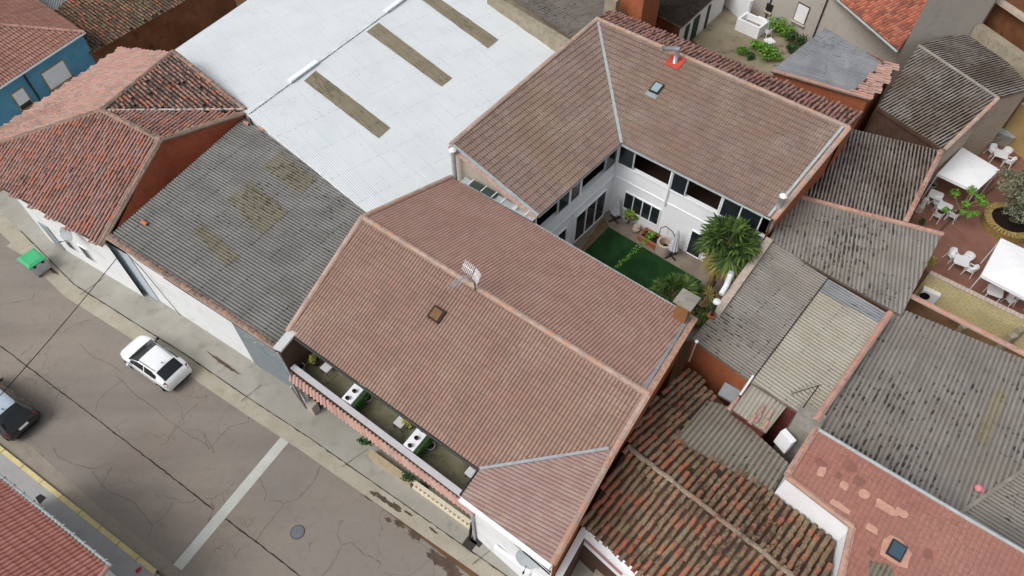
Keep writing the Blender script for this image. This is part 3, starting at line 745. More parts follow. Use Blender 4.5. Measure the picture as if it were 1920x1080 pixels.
# white cornice below the wing's verge
mb = MB(); a = D_ - T * 0.03 + Vector((0, 0, -0.2)); b = F_ - T * 0.03 + Vector((0, 0, -0.2))
mb.bar(a, b, 0.3, 0.14, 0); mb.build('cornice', M['white_clean'], house)
# terrace: floor slab, parapet, tile coping
pc0 = at(548, 686, 4.4); pc1 = at(866, 926, 4.4); e0 = at(543, 709, 3.95); e1 = at(890, 967, 3.95)
sA, _ = uv2(EL); sB, _ = uv2(ER); _, tpar = uv2(pc0)
mb = MB(); mb.prism([EL - S * 0.1 + T * 1.0, ER + S * .0 + T * 1.0, ER - T * 0.0, st(uv2(D_)[0], tpar), st(sA - 0.3, tpar)], 3.2, zF); mb.build('terrace_floor', M['terrace_floor'], house)
mb = MB(); w = 0.16
mb.bar(pc0 + Vector((0, 0, -0.06)), pc1 + S * 0.1 + Vector((0, 0, -0.06)), 0.27, 0.12); mb.build('parapet_coping', render_mat('coping_grey', C(196,194,198), C(160,158,162), .4, 2.0), house)
mb = MB(); mb.bar(pc0 + Vector((0, 0, -0.62)), pc1 + Vector((0, 0, -0.62)), 0.22, 1.0, 0)
mb.build('parapet', M['white_wall'], house)
ew = [pc0 - T * 0.19 + Vector((0, 0, -0.16)) , e0, e1, pc1 - T * 0.19 + S * .25 + Vector((0, 0, -0.16))]
mb = MB(); rge = random.Random(4); nct = int((e1 - e0).length / .232); nrm_e = newell(ew)
for k in range(nct):
    f = (k + .5) / nct; pa = ew[0].lerp(ew[3], f); pb = e0.lerp(e1, f); dd0 = (pb - pa); Lw = dd0.length + .06; dd0.normalize()
    dd0 = (dd0 + S * rge.uniform(-.03, .03)).normalized()
    shell(mb, pa + nrm_e * (.02 + rge.uniform(0, .012)), dd0, nrm_e, Lw, .085, .105, (k + .5, rge.randint(0, 9) + .5), 0, 7, .9)
mb.face(ew, 1, (.5, .5)); lo_ = [q - nrm_e * .09 for q in ew]
for k in range(4): mb.face([ew[k], ew[(k + 1) % 4], lo_[(k + 1) % 4], lo_[k]], 1)
mb.face(lo_, 1); mb.build('coping_tiles', [M['barrel_light'], M['dirt']], house)
# left end wall of the terrace
mb = MB(); a = at(519, 655, 5.9); b = at(543, 625, 5.9); mb.bar(a - Vector((0, 0, 0.06)), b + T * 0.2 - Vector((0, 0, .06)), 0.46, 0.12, 0); mb.build('coping', render_mat('end_coping', C(206,206,208), C(168,168,168), .4, 2.0), house)
mb = MB(); a2 = Vector((a.x, a.y, 2.92)); b2 = Vector((b.x, b.y, 2.92)) + T * 1.2; mb.bar(a2, b2, 0.3, 5.75, 0); mb.build('end_wall', [M['brown_dark']], house)
mb = MB(); p = at(577, 757, 0.4); mb.box((p.x, p.y, 1.5), (0.34, 0.3, 3.0), R(-36)); mb.build('pillar', M['white_wall'], house)
mb = MB(); mb.box((p.x + S.x * .42, p.y + S.y * .42, 0.5), (0.5, 0.4, 0.9), R(-36)); mb.build('plinth', M['tan_wall'], house)
# ground floor porch: dwarf brick band and white balustrade
mb = MB(); q0 = at(693, 848, 0.5); q1 = at(772, 905, 0.5); mb.bar(q0 - Vector((0, 0, .22)), q1 - Vector((0, 0, .22)), 0.3, 0.62); mb.build('brick_band', weathered('tan_mosaic', C(178,160,132), C(130,108,80), C(194,178,152), 9.0, .7), house)
q0 = at(772, 900, 0.95); q1 = at(894, 988, 0.95)
mb = MB(); mb.bar(q0, q1, 0.17, 0.1); mb.bar(q0 - Vector((0, 0, .78)), q1 - Vector((0, 0, .78)), 0.2, 0.14); cream = render_mat('cream_paint', C(222,212,190), C(180,168,146), .4, 2.0); br_ = mb.build('balustrade', cream, house)
nb = 15
for k in range(nb):
    p = q0.lerp(q1, (k + 0.5) / nb); mb = MB(); mb.lathe((p.x, p.y, 0.22), [(0.05, 0), (0.085, .12), (0.08, .26), (0.04, .42), (0.055, .52), (0.05, .68)], 8); mb.build('baluster', cream, br_)
mb = MB(); w0 = st(uv2(q0)[0] - 4.2, tb + 1.6); w1 = st(uv2(q1)[0], tb + 1.6); mb.face([(w0.x, w0.y, 0), (w1.x, w1.y, 0), (w1.x, w1.y, 3.3), (w0.x, w0.y, 3.3)]); mb.build('porch_wall', M['tan_wall'], house)
# ridges, verges, flashings
cap_row('ridge_cap', house, RL + (RL - RR).normalized() * .1 + Vector((0, 0, .0)), RR, M['cap'], 0.12, 0.42, 0.6, 0.05, 0.7, M['mortar'])
for a, b, z in ((EL, RL, .06), (RL, BL1, .06), (RR, V, .05), (V, F_, .05)):
    cap_row('verge_cap', house, a, b, M['cap'], 0.115, 0.42, 0.5, z, 0.8, M['mortar'])
mb = MB(); d = (RR - BR).normalized(); mb.bar(BR + Vector((0, 0, .06)), RR + Vector((0, 0, .06)), 0.26, 0.1); mb.build('verge', weathered('verge_mortar', C(184,140,120), C(150,96,80), C(206,180,162), 5.0, 0.7), house)
mb = MB(); off = (BL2 - BR).normalized() * .27
mb.bar(BR + off + Vector((0, 0, .075)), RR + off * .9 + Vector((0, 0, .075)), 0.14, 0.02)
mb.build('flashing', M['zinc'], house); mb = MB(); mb.bar(ER + Vector((0, 0, .10)), V + Vector((0, 0, .10)) - (V - ER).normalized() * .3, 0.13, 0.03)
mb.build('flashing', M['zinc'], house)
mb = MB(); g = (0, 0, -.05); mb.tube([EL - T * .06 + Vector(g), ER - T * .06 + Vector(g)], 0.065, 8); mb.tube([ER + Vector(g) - S * .06, D_ + Vector(g) - S * .06], 0.06, 8); mb.build('gutter', M['dark_metal'], house)
mb = MB(); mb.tube([BR + T * .07 + Vector(g), BL2 + T * .07 + Vector(g)], 0.06, 8); mb.build('gutter', M['galv'], house)
mb = MB(); a = at(520, 660, 5.6); mb.tube([a, at(545, 705, 4.2), at(580, 762, .15)], 0.06, 8); mb.build('downpipe', M['galv'], house); mb = MB(); mb.tube([at(545, 725, 3.4), at(573, 765, .15)], 0.05, 8); mb.build('downpipe', M['galv'], house)
# vent in the front slope
vc = on_plane(mp, 820, 591); un, dn, nn_, _ = frame([RL, EL, ER]); rot = Matrix((un, dn, nn_)).transposed()
mb = MB(); mb.box(vc + nn_ * .1, (0.66, 0.66, 0.14), 0, 0, rot); hv = mb.build('roof_hatch', M['dark_wood'], rf)
mb = MB(); mb.box(vc + nn_ * .16, (0.46, 0.48, 0.1), 0, 0, rot); mb.build('hatch_lid', M['wood'], hv)
# loose broken tiles: small dark gaps on the front slope
# brown chimney by the back eave
cb = at(1276, 600, 6.1); ch = at(1290, 568, 7.6)
mb = MB(); mb.box((cb.x, cb.y + .05, 6.6), (0.62, 0.62, 1.9), R(-38)); cc = mb.build('chimney', weathered('chimney_render', C(140,100,62), C(100,70,48), C(150,112,74), 2), rb)
mb = MB(); mb.box((cb.x, cb.y + .05, 7.63), (0.92, 0.92, 0.1), R(-38)); mb.build('chimney_cap', M['concrete_grey'], cc)

# ---- courtyard house ----
cz = 6.0
A0 = at(1120, 36, 8.0); C0 = at(1165, 269, cz); L0 = at(1008, 407, cz); Q0 = at(1450, 412, cz)
lp = (C0, L0, A0); rp = (C0, Q0, A0)
K0 = on_plane(lp, 845, 272); R0 = on_plane(rp, 1592, 240)
court = thing('courtyard_house', (C0.x, C0.y + 3, 0), 'two winged house with brown tiled roofs round a white walled courtyard', 'house')
fl = field_roof('roof', court, [A0, K0, L0, C0], 'mixed', M['tile_rear'])
fr = field_roof('roof', court, [A0, C0, Q0, R0], 'mixed', M['tile_rear'])
X1 = at(1617, 214, 7.35); X0 = at(1142, 20, 7.35); A1 = A0 + Vector((0, .02, -.02)); R1 = R0 + Vector((.02, .02, -.02))
barrel_roof('back_roof', court, [A1, R1, X1, X0], M['barrel_red'], M['dirt'], wave=0.27, course=0.4, r=0.1, jit=2.2)
mb = MB(); mb.bar(A0 + Vector((0, 0, .04)) + (C0 - A0).normalized() * .25, C0 + Vector((0, 0, .06)), 0.17, 0.06); mb.build('valley_gutter', M['galv'], court)
for a, b in ((K0, A0), (A0, R0), (R0, Q0)): cap_row('verge_cap', court, a, b, M['cap'], 0.12, 0.42, 0.5, 0.04, 0.7, M['mortar'])
mb = MB(); off = (C0 - Q0).normalized() * .3; mb.bar(R0 + off + Vector((0, 0, .075)), Q0 + off + Vector((0, 0, .075)), 0.15, 0.03)
mb.build('flashing', M['galv'], court); mb = MB(); off = (C0 - L0).normalized() * .05; mb.bar(K0 + off + Vector((0, 0, .08)), L0 + off + Vector((0, 0, .08)), 0.2, 0.03); mb.build('flashing', M['galv'], court)
mb = MB(); off = -(C0 - L0).normalized() * .1
n_ = 18
mb.bar(K0 + off - Vector((0, 0, .02)), L0 + off - Vector((0, 0, .02)), 0.24, 0.12); mb.build('brick_verge', weathered('verge_brick', C(186,150,136), C(160,104,88), C(200,180,168), 6.0, 0.8), court)
# outer walls (all but the courtyard sides)
inn = inset_poly([A0, K0, L0, C0, Q0, R0], [0.12, 0.12, 0.3, 0.3, 0.15, 0.12])
zt = [8, K0.z, cz, cz, cz, R0.z]
mb = MB(); um = [M['tan_wall'], M['brick_orange'], M['court_white'], M['grey_wall']]
for i, m in ((0, 3), (1, 0), (4, 1), (5, 1)):
    j = (i + 1) % 6; mb.face([(inn[i].x, inn[i].y, 0), (inn[j].x, inn[j].y, 0), (inn[j].x, inn[j].y, zt[j] - .15), (inn[i].x, inn[i].y, zt[i] - .15)], m)
x0 = inset_poly([A1, R1, X1, X0], 0.1)
mb.face([(x0[1].x, x0[1].y, 4), (x0[2].x, x0[2].y, 4), (x0[2].x, x0[2].y, 7.2), (x0[1].x, x0[1].y, 7.8)], 1)
mb.face([(x0[2].x, x0[2].y, 0), (x0[3].x, x0[3].y, 0), (x0[3].x, x0[3].y, 7.2), (x0[2].x, x0[2].y, 7.2)], 1)
mb.build('wall', um, court)
# courtyard facades: lower wall, gallery band, glazing
cw = Vector((inn[3].x, inn[3].y, 0)); dL = (Vector((inn[2].x, inn[2].y, 0)) - cw); LL = dL.length; dL.normalize(); dR = (Vector((inn[4].x, inn[4].y, 0)) - cw); LR = dR.length; dR.normalize()
nL = Vector((-dL.y, dL.x, 0)); nR = Vector((-dR.y, dR.x, 0))
if nL.dot(dR) < 0: nL = -nL
if nR.dot(dL) < 0: nR = -nR
def along_wall(d, px, py, z): return (at(px, py, z) - cw).dot(d)
sill, head = 4.2, 5.62
mb = MB()
for d, n, LN in ((dL, nL, LL), (dR, nR, LR)):
    a = cw - n * 0.11; b = cw + d * LN - n * 0.11
    mb.bar(Vector((a.x, a.y, sill / 2)), Vector((b.x, b.y, sill / 2)), 0.22, sill)
    mb.bar(Vector((a.x, a.y, head + .14)), Vector((b.x, b.y, head + .14)), 0.2, 0.2)
    mb.bar(Vector((a.x, a.y, sill + .03)) + n * .06, Vector((b.x, b.y, sill + .03)) + n * .06, 0.3, 0.06)
mb.build('facade', M['court_white'], court)
mb = MB()
for d, n, LN in ((dL, nL, LL), (dR, nR, LR)):        # gallery floor and its rear wall
    a = cw - n * 2.3 ; b = cw + d * LN - n * 2.3
    a = a if d is dR else a
    mb.face([(a.x, a.y, 3.2), (b.x, b.y, 3.2), (b.x, b.y, 6.6), (a.x, a.y, 6.6)], 0)
    c2 = cw - n * .2; d2 = cw + d * LN - n * .2
    mb.face([(c2.x, c2.y, 3.3 if d is dL else 3.304), (d2.x, d2.y, 3.3 if d is dL else 3.304), (b.x, b.y, 3.3 if d is dL else 3.304), (a.x, a.y, 3.3 if d is dL else 3.304)], 1)
mb.build('gallery_interior', [M['beige_wall'], M['dark_wood']], court)
def glazed(d, n, s0, s1, z0, z1, mull=(), open_=False, parent=None, frame_m='white_clean', fw=0.07, out=0.02):
    f = MB(); base = cw + n * out
    def pt(s, z): q = base + d * s; return Vector((q.x, q.y, z))
    f.bar(pt(s0, z0), pt(s1, z0), 0.1, fw); f.bar(pt(s0, z1), pt(s1, z1), 0.1, fw)
    for s in (s0, s1) + tuple(mull): f.bar(pt(s, z0), pt(s, z1), fw, 0.1, 0, tuple(n))
    w = f.build('window', M[frame_m], parent)
    if not open_:
        g = MB(); o2 = n * -0.0; g.face([pt(s0, z0) + o2, pt(s1, z0) + o2, pt(s1, z1) + o2, pt(s0, z1) + o2]); g.build('pane', M['glass'], w)
    return w
Rs = lambda px, py, z=head: along_wall(dR, px, py, z)
Ls = lambda px, py, z=head: along_wall(dL, px, py, z)
r1, r2, r3, r4 = Rs(1187, 290), Rs(1259, 322), Rs(1286, 342), Rs(1352, 372)
glazed(dR, nR, 0.12, r1, sill, head, (), False, court); glazed(dR, nR, r1, r2, sill, head, (), True, court)
glazed(dR, nR, r2 + .12, r3, sill, head, (), False, court); glazed(dR, nR, r3, r4, sill, head, (), True, court); glazed(dR, nR, r4 + .1, r4 + 2.4, sill, head, (r4 + 1.2,), False, court)
l = [Ls(1143, 294), Ls(1098, 335), Ls(1078, 353), Ls(1056, 375), Ls(1030, 395)]
glazed(dL, nL, 0.12, l[0], sill, head, (), False, court); glazed(dL, nL, l[0], l[1], sill, head, (), True, court); glazed(dL, nL, l[1] + .1, l[2], sill, head, (), False, court); glazed(dL, nL, l[2] + .1, l[3], sill, head, (), False, court); glazed(dL, nL, l[3], LL - .1, sill, head, (), True, court)
# ground floor windows and glazed doors
zs, ze = 0.95, 2.35
ra, rb2, rm = Rs(1170, 362, ze), Rs(1236, 397, ze), Rs(1203, 380, ze)
glazed(dR, nR, ra, rb2, zs, ze, (rm, (ra + rm) / 2, (rm + rb2) / 2), False, court, 'white_clean', 0.06, 0.03)
rc = Rs(1298, 432, 2.1); glazed(dR, nR, rc, rc + .9, 0.1, 2.1, (), False, court, 'white_clean', 0.06, 0.03)
la, lb = Ls(1139, 355, 2.5), Ls(1084, 408, 2.5); glazed(dL, nL, la, lb, 0.1, 2.45, (la + (lb - la) * .33, la + (lb - la) * .66), False, court, 'white_clean', 0.06, 0.03)
lc, ld = Ls(1068, 428, 2.4), Ls(1050, 448, 2.4); glazed(dL, nL, lc, ld, 0.1, 2.35, (), False, court, 'white_clean', 0.06, 0.03)
mb = MB()
for s in (r2 + .06,): q = cw + dR * s + nR * .1; mb.tube([(q.x, q.y, 5.85), (q.x, q.y, 2.9)], 0.06, 8); mb.build('downpipe', M['white_clean'], court); mb = MB()
q = cw + (nR + nL) * .07; mb.tube([(q.x, q.y, 5.9), (q.x, q.y, 2.6)], 0.06, 8); mb.build('downpipe', M['white_clean'], court); mb = MB()
q = cw + dL * Ls(1076, 408, 2.6) + nL * .1; mb.tube([(q.x, q.y, 2.9), (q.x, q.y, .05)], 0.05, 8); mb.build('downpipe', M['white_clean'], court)
mb = MB()
for d, n, LN in ((dL, nL, LL), (dR, nR, LR)):
    a = cw + n * .27; b = cw + d * LN + n * .27; mb.tube([(a.x, a.y, 5.9), (b.x, b.y, 5.88)], 0.06, 8)
mb.build('gutter', M['galv'], court)
mb = MB(); mb.bar(cw + Vector((0, 0, 3.12)) + nR * .02, cw + dR * LR + Vector((0, 0, 3.12)) + nR * .02, 0.05, 0.05); mb.bar(cw + Vector((0, 0, 3.12)) + nL * .02, cw + dL * LL + Vector((0, 0, 3.12)) + nL * .02, 0.05, 0.05); mb.build('string_course', M['court_white'], court)
# skylight and metal flue through the right wing
u_, d_2, n_2, _ = frame([A0, C0, Q0, R0]); rot = Matrix((u_, d_2, n_2)).transposed()
p = on_plane(rp, 1231, 167); mb = MB(); mb.box(p + n_2 * .1, (0.62, 0.78, 0.14), 0, 0, rot); sk = mb.build('skylight', M['dark_metal'], fr)
mb = MB(); mb.box(p + n_2 * .165, (0.46, 0.62, 0.03), 0, 0, rot); mb.build('pane', M['glass_sky'], sk)
mb = MB(); mb.box(p + n_2 * .06 + d_2 * .56, (0.8, 0.3, 0.04), 0, 0, rot); mb.build('apron', M['zinc'], sk)
p = on_plane(rp, 1266, 117); mb = MB(); mb.box(p + n_2 * .06, (0.95, 0.9, 0.05), 0, 0, rot); fb = mb.build('flue_flashing', M['red_flash'], fr)
mb = MB(); top = p + Vector((0, 0, .95)); tip = at(1241, 92, top.z + .02); mb.tube([p + d_2 * .05, p + Vector((0, 0, .75)), top, top.lerp(tip, .25), tip], 0.15, 14); mb.build('flue_pipe', M['steel'], fb, True)
# tall flues at the two ends of the courtyard roof
for (px, py, bx, by, nm) in ((847, 283, 853, 331, 'flue'), (1461, 366, 1446, 420, 'flue')):
    b = at(bx, by, 5.9) if px < 900 else at(bx, by, 5.0)
    best = min(((Vector((0, 0, 0)) + Vector((b.x, b.y, z)), z) for z in [b.z + k * .1 for k in range(5, 40)]), key=lambda q: (lambda r: abs(r))((q[0].z - CAM_H) * 0 + (at(px, py, q[1]) - q[0]).length))
    zt_ = best[1]; mb = MB(); mb.tube([(b.x, b.y, b.z - .6), (b.x, b.y, zt_)], 0.13, 12); f_ = mb.build(nm, M['steel'] if px > 900 else M['galv'], court)
    mb = MB(); mb.lathe((b.x, b.y, zt_), [(0.2, 0), (0.21, .06), (0.12, .14), (0.02, .17)], 16); mb.build('cowl', M['white_paint'], f_)
# gutter trough between the long house and the tan gable
tp0, tp1 = at(868, 338, 5.95), at(1003, 412, 5.95)
mb = MB(); mb.bar(tp0 + Vector((0, 0, .05)), tp1 + Vector((0, 0, .05)), 0.42, 0.08); tr = mb.build('valley_trough', M['galv'], court)
mb = MB(); a = tp0.lerp(tp1, .13); b = tp0.lerp(tp1, .47); mb.bar(a + Vector((0, 0, .16)), b + Vector((0, 0, .16)), 0.42, 0.1); mb.build('dark_cover', plain('dark_cover', C(62,76,74), 0.5), tr)
mb = MB()
for k in (.12, .3, .45, .58, .74, .76, .9): q = tp0.lerp(tp1, k); mb.box(q + Vector((0, 0, .23)), (0.05, 0.5, 0.03), R(-38))
mb.build('strap', M['white_paint'], tr)

# ---- grey roofed warehouse on the street ----
G1, G2, G4 = at(203, 444, 5.75), at(521, 652, 5.25), at(457, 222, 5.75)
gp = (G1, G2, G4); G3 = on_plane(gp, 690, 398)
wh = thing('grey_warehouse', tuple(at(345, 570, 0)), 'low warehouse with weathered grey corrugated roof and white street wall', 'warehouse')
gal = (G2 - G1)
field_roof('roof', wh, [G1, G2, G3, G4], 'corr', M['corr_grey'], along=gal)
rgx = random.Random(2)
for k, pts in enumerate((((362, 432), (378, 418), (452, 482), (425, 500)), ((425, 372), (470, 340), (540, 398), (490, 442)), ((492, 312), (525, 285), (594, 335), (565, 365)))):
    field_roof('translucent_sheet', wh, [on_plane(gp, *q) for q in pts], 'corr', M['corr_moss'], along=gal, lift=0.016, thick=0)
# stray bright tile on the sheets
walls(wh, [G1, G2, G3, G4], 0.0, [M['white_wall'], M['white_wall'], M['white_wall'], M['white_wall']], [0.22, 0.1, 0.1, 0.1])
cap_row('verge_cap', wh, G1 + Vector((0, 0, .0)), G2, M['cap_old'], 0.15, 0.36, 1.0, 0.03, 0.8, M['mortar'])
iw = inset_poly([G1, G2, G3, G4], [0.2, 0.1, 0.1, 0.1]); w0 = Vector((iw[0].x, iw[0].y, 0)); w1 = Vector((iw[1].x, iw[1].y, 0)); dw = (w1 - w0); lw = dw.length; dw.normalize(); nw = Vector((dw.y, -dw.x, 0))
def front(px, py, z): return (at(px, py, z) - w0).dot(dw)
def door(parent, s0, s1, z1, mat, name, proud=0.03, z0=0.13):
    mb = MB(); c = w0 + dw * ((s0 + s1) / 2) + nw * (proud / 2); mb.box((c.x, c.y, (z0 + z1) / 2), (s1 - s0, proud, z1 - z0), math.atan2(dw.y, dw.x)); return mb.build(name, mat, parent)
dgrey = plain('grey_door_paint', C(132,142,148), 0.5, 0.4, 0, 0.08, 2)
s0 = front(462, 698, .13); s1 = front(556, 748, .13) + .2; s0, s1 = min(s0, s1), max(s0, s1)
dd1 = door(wh, s0, s1, 4.3, dgrey, 'garage_door')
mb = MB(); sm = (s0 + s1) / 2; q = w0 + dw * sm + nw * .035; mb.box((q.x, q.y, 2.2), (0.03, .02, 4.1), math.atan2(dw.y, dw.x)); mb.build('door_joint', M['galv'], dd1)
# pale spiky plant emblem painted on the doors
mb = MB(); rr = random.Random(5)
for k in range(26):
    s = s0 + .5 + rr.random() * (s1 - s0 - 1.2); z = 3.4 + rr.uniform(-.35, .5); q = w0 + dw * s + nw * .034; L_ = rr.uniform(.25, .6); a = rr.uniform(-.5, .5) + math.pi / 2 + (rr.choice((-.5, .5)))
    e = dw * (math.cos(a) * L_) + Vector((0, 0, math.sin(a) * L_)); w_ = dw * .05; b = Vector((q.x, q.y, z))
    mb.face([b - w_, b + w_, b + e])
mb.build('emblem', plain('pale_emblem', C(176,188,182), 0.7), dd1)
s2 = front(236, 545, .13); s3 = front(287, 574, .13); s2, s3 = min(s2, s3) - .9, max(s2, s3)
dd2 = door(wh, s2, s3, 4.2, plain('pale_blue_door', C(196,208,218), 0.5, 0.4, 0, 0.05), 'garage_door')

# ---- white painted shed ----
S1 = at(463, 213, 6.15); S2 = at(842, -64, 6.15)
T0 = at(700, 407, 5.35); T1 = at(880, 330, 5.2); T2 = at(1078, 116, 5.2)
shed = thing('white_shed', tuple(at(700, 200, 0)), 'big shed with white painted corrugated roof and three dirty strip rooflights', 'shed')
nrm = newell([S1, T0, S2]); dn_ = (at(690, 395, 5.3) - at(463, 213, 6.15))
sp3 = (S1, S2, T0)
T1 = on_plane(sp3, 880, 330); T2 = on_plane(sp3, 1078, 116)
field_roof('roof', shed, [S1, T0, T1, T2, S2], 'fine', M['white_roof'], M['white_clean'], along=(T2 - S2))
lpl = [S1, S2, at(700, -160, 5.2), at(322, 97, 5.35)]
field_roof('roof', shed, lpl, 'fine', M['white_roof'], M['white_clean'], along=(lpl[2] - S2))
walls(shed, [S1, T0, T1, T2, S2], 0, M['white_wall'], 0.1, skip=(4,)); walls(shed, lpl, 0, M['white_wall'], 0.1, skip=(0,))
for q in (((570, 152), (592, 133), (732, 240), (710, 260)), ((687, 60), (710, 43), (848, 147), (828, 163)), ((788, -2), (825, -2), (935, 75), (915, 91))):
    pts = [on_plane(sp3, *k) for k in q]; e = (T2 - S2).normalized()
    field_roof('rooflight', shed, pts, 'fine', M['corr_fibre'], along=(T2 - S2), lift=0.02, thick=0.0)
mb = MB(); mb.bar(S1 + Vector((0, 0, .03)), S2 + Vector((0, 0, .03)), 0.34, 0.05); mb.build('ridge_cap', plain('ridge_white', C(214,219,222), .55), shed)
mb = MB(); rr = random.Random(8); e = (T2 - S2).normalized(); nseg = 90
for k in range(nseg):
    if rr.random() < .25: continue
    a = S1.lerp(S2, k / nseg); b = S1.lerp(S2, (k + rr.uniform(.45, .8)) / nseg); mb.bar(a + e * .175 + Vector((0, 0, .038)), b + e * .175 + Vector((0, 0, .038)), 0.04, 0.03)
mb.build('ridge_joint', M['dark_metal'], shed)
for a, b in (((546, 153), (602, 118)), ((726, 22), (770, -10))):
    A_, B_ = [S1 + (S2 - S1).normalized() * (at(*k, 6.3) - S1).dot((S2 - S1).normalized()) for k in (a, b)]
    mb = MB(); mb.bar(A_ + Vector((0, 0, .14)) + e * .06, B_ + Vector((0, 0, .14)) + e * .06, 0.34, 0.12); mb.build('ridge_vent', M['white_clean'], shed)

# ---- corner house with old barrel tiles ----
r_ = 6.85
P0, P1, P2, P3 = at(190, 207, r_), at(302, 262, r_), at(188, 461, 5.0), at(2, 353, 5.0)
fp = (P0, P1, P2); P4 = on_plane(fp, -20, 275); P5 = at(325, 97, r_)
ch_ = thing('corner_house', tuple(at(130, 300, 0)), 'corner house with hipped roof of old pink barrel tiles and white street wall', 'house')
barrel_roof('roof', ch_, [P0, P1, P2, P3, P4], M['barrel_pink'], M['dirt'], along=(P2 - P1), jit=0.9)
barrel_roof('roof', ch_, [P5, P0, P4, at(0, 240, 5.3), at(230, 92, 5.3)], M['barrel_light'], M['dirt'], along=at(20, 232, 5.4) - at(160, 200, 6.6), jit=0.9, wave=.25, r=.094)
Z1 = at(460, 206, 6.1); Z2 = at(456, 213, 6.1)
barrel_roof('roof', ch_, [P5, P0 + Vector((.3, .1, 0)), Z1], M['barrel_dark'], M['dirt_dark'], along=(Z1 - P5), jit=1.3, wave=.25, miss=.04)
barrel_roof('roof', ch_, [P0 + Vector((.3, 0, 0)), P1, Z2], M['barrel_pink'], M['dirt'], along=(P1 - P2) * Vector((1, 1, -1)) if False else Vector(((P1 - P2).x, (P1 - P2).y, -(P1 - P2).z)), jit=0.9)
for a, b in ((P5, P0), (P0, P4), (P0, P1), (P1, P2), (P5, Z1), (P1, Z2)): cap_row('ridge_cap', ch_, a, b, M['cap_old'], 0.125, 0.4, 1.0, 0.05, 0.8, M['mortar'])
mb = MB(); mb.bar(P0 + Vector((.4, 0, .02)), Z1 + Vector((0, 0, .05)), 0.12, 0.08); mb.build('valley', plain('white_mortar', C(200,196,188), 0.9), ch_)
def wallstrip(mb, pts, zb, mi, inset=0.0):
    for a, b in zip(pts[:-1], pts[1:]): mb.face([(a.x, a.y, zb), (b.x, b.y, zb), (b.x, b.y, b.z - .1), (a.x, a.y, a.z - .1)], mi)
mb = MB(); i_ = (P5 - P1).normalized() * 0; sh_ = -S * .12
wallstrip(mb, [P2 + T * .75 + sh_, P1 + sh_, Z2 + sh_], 0, 0); wallstrip(mb, [P3 + T * .3, P2 + T * .3], 0, 1)
wallstrip(mb, [P4, P3 + T * .3], 0, 1); wallstrip(mb, [at(230, 92, 5.0), at(0, 240, 5), P4], 0, 1); wallstrip(mb, [Z1 + sh_, P5 + sh_, at(230, 92, 5)], 0, 0)
mb.build('wall', [M['brick'], M['white_wall']], ch_)
s_ = plain('shutter_grey', C(150,158,166), 0.6)
for (a, b) in (((72, 403), (92, 432)),):
    q = at(82, 418, 2.4)
f0 = P3 + T * .3; fd = (P2 - P3); fd.z = 0; fl_ = fd.length; fd.normalize(); fn = Vector((fd.y, -fd.x, 0))
for s, w_, z0, z1, nm in ((1.0, .9, .15, 2.3, 'door'), (3.0, .8, 1.2, 2.4, 'window'), (4.6, .8, 1.2, 2.4, 'window')):
    c = Vector((f0.x, f0.y, 0)) + fd * s + fn * .02; mb = MB(); mb.box((c.x, c.y, (z0 + z1) / 2), (w_, .06, z1 - z0), math.atan2(fd.y, fd.x)); x = mb.build(nm, s_ if nm == 'door' else M['white_clean'], ch_)
    if nm == 'window':
        mb = MB(); mb.box((c.x + fn.x * .03, c.y + fn.y * .03, (z0 + z1) / 2), (w_ - .16, .02, z1 - z0 - .16), math.atan2(fd.y, fd.x)); mb.build('pane', M['glass'], x)

# ---- blue house across the side street ----
H1 = at(157, 61, 5.5); H2 = at(0, 163, 5.5); H0 = at(0, 48, 6.9)
hp = (H1, H2, H0)
blue = thing('blue_house', tuple(at(90, 150, 0)), 'blue rendered house with brown tiled hip roof and white roller shutters', 'house')
H3 = on_plane(hp, -60, 40); H2b = H2 + (H2 - H1).normalized() * 2
field_roof('roof', blue, [H1, H2b, on_plane(hp, -90, 150), H3, H0], 'rib', M['tile_blue_house'])
hq = (H1, at(66, -2, 5.5), H0); field_roof('roof', blue, [H1, H0, on_plane(hq, -60, 40), on_plane(hq, -80, -60), on_plane(hq, 30, -28)], 'rib', M['tile_blue_house'])
cap_row('ridge_cap', blue, H0 + (H0 - H1) * .4, H1, M['cap_red'], .14, .4, .4, .05)
mb = MB(); e = (H1 - H2b).normalized(); mb.tube([H1 + e * .1 - Vector((0, 0, .06)), H2b - Vector((0, 0, .06))], .075, 8); mb.build('gutter', M['white_clean'], blue)
bn = Vector((-(H2b - H1).y, (H2b - H1).x, 0)).normalized()
if bn.dot(Vector((1, -1, 0))) < 0: bn = -bn
w0b = H1 - bn * .3; w1b = H2b - bn * .3
mb = MB(); wallstrip(mb, [at(66, -2, 5.5) , w0b, w1b], 0, 0); mb.build('wall', M['blue_wall'], blue)
bd = (w1b - w0b); bd.z = 0; bd.normalize(); bq = Vector((w0b.x, w0b.y, 0))
def bwin(pa, pb, z0, z1, half):
    s0 = (at(*pa, z1) - bq).dot(bd); s1 = (at(*pb, z1) - bq).dot(bd); c = bq + bd * ((s0 + s1) / 2) + bn * .02; ang = math.atan2(bd.y, bd.x); w = abs(s1 - s0)
    mb = MB(); mb.box((c.x, c.y, (z0 + z1) / 2), (w + .16, .06, z1 - z0 + .16), ang); f = mb.build('window', plain('tan_window_frame', C(176,150,112), .7), blue)
    mb = MB(); c2 = c + bn * .035; mb.box((c2.x, c2.y, (z0 + z1) / 2 + half / 2), (w, .03, z1 - z0 - half), ang); mb.build('roller_shutter', M['white_paint'], f)
    if half: mb = MB(); mb.box((c2.x, c2.y, z0 + half / 2), (w, .025, half), ang); mb.build('pane', M['glass'], f)
    mb = MB(); c3 = c + bn * .12; mb.box((c3.x, c3.y, z0 - .08), (w + .3, .26, .08), ang); mb.build('sill', plain('tan_sill', C(170,144,104), .8), f)
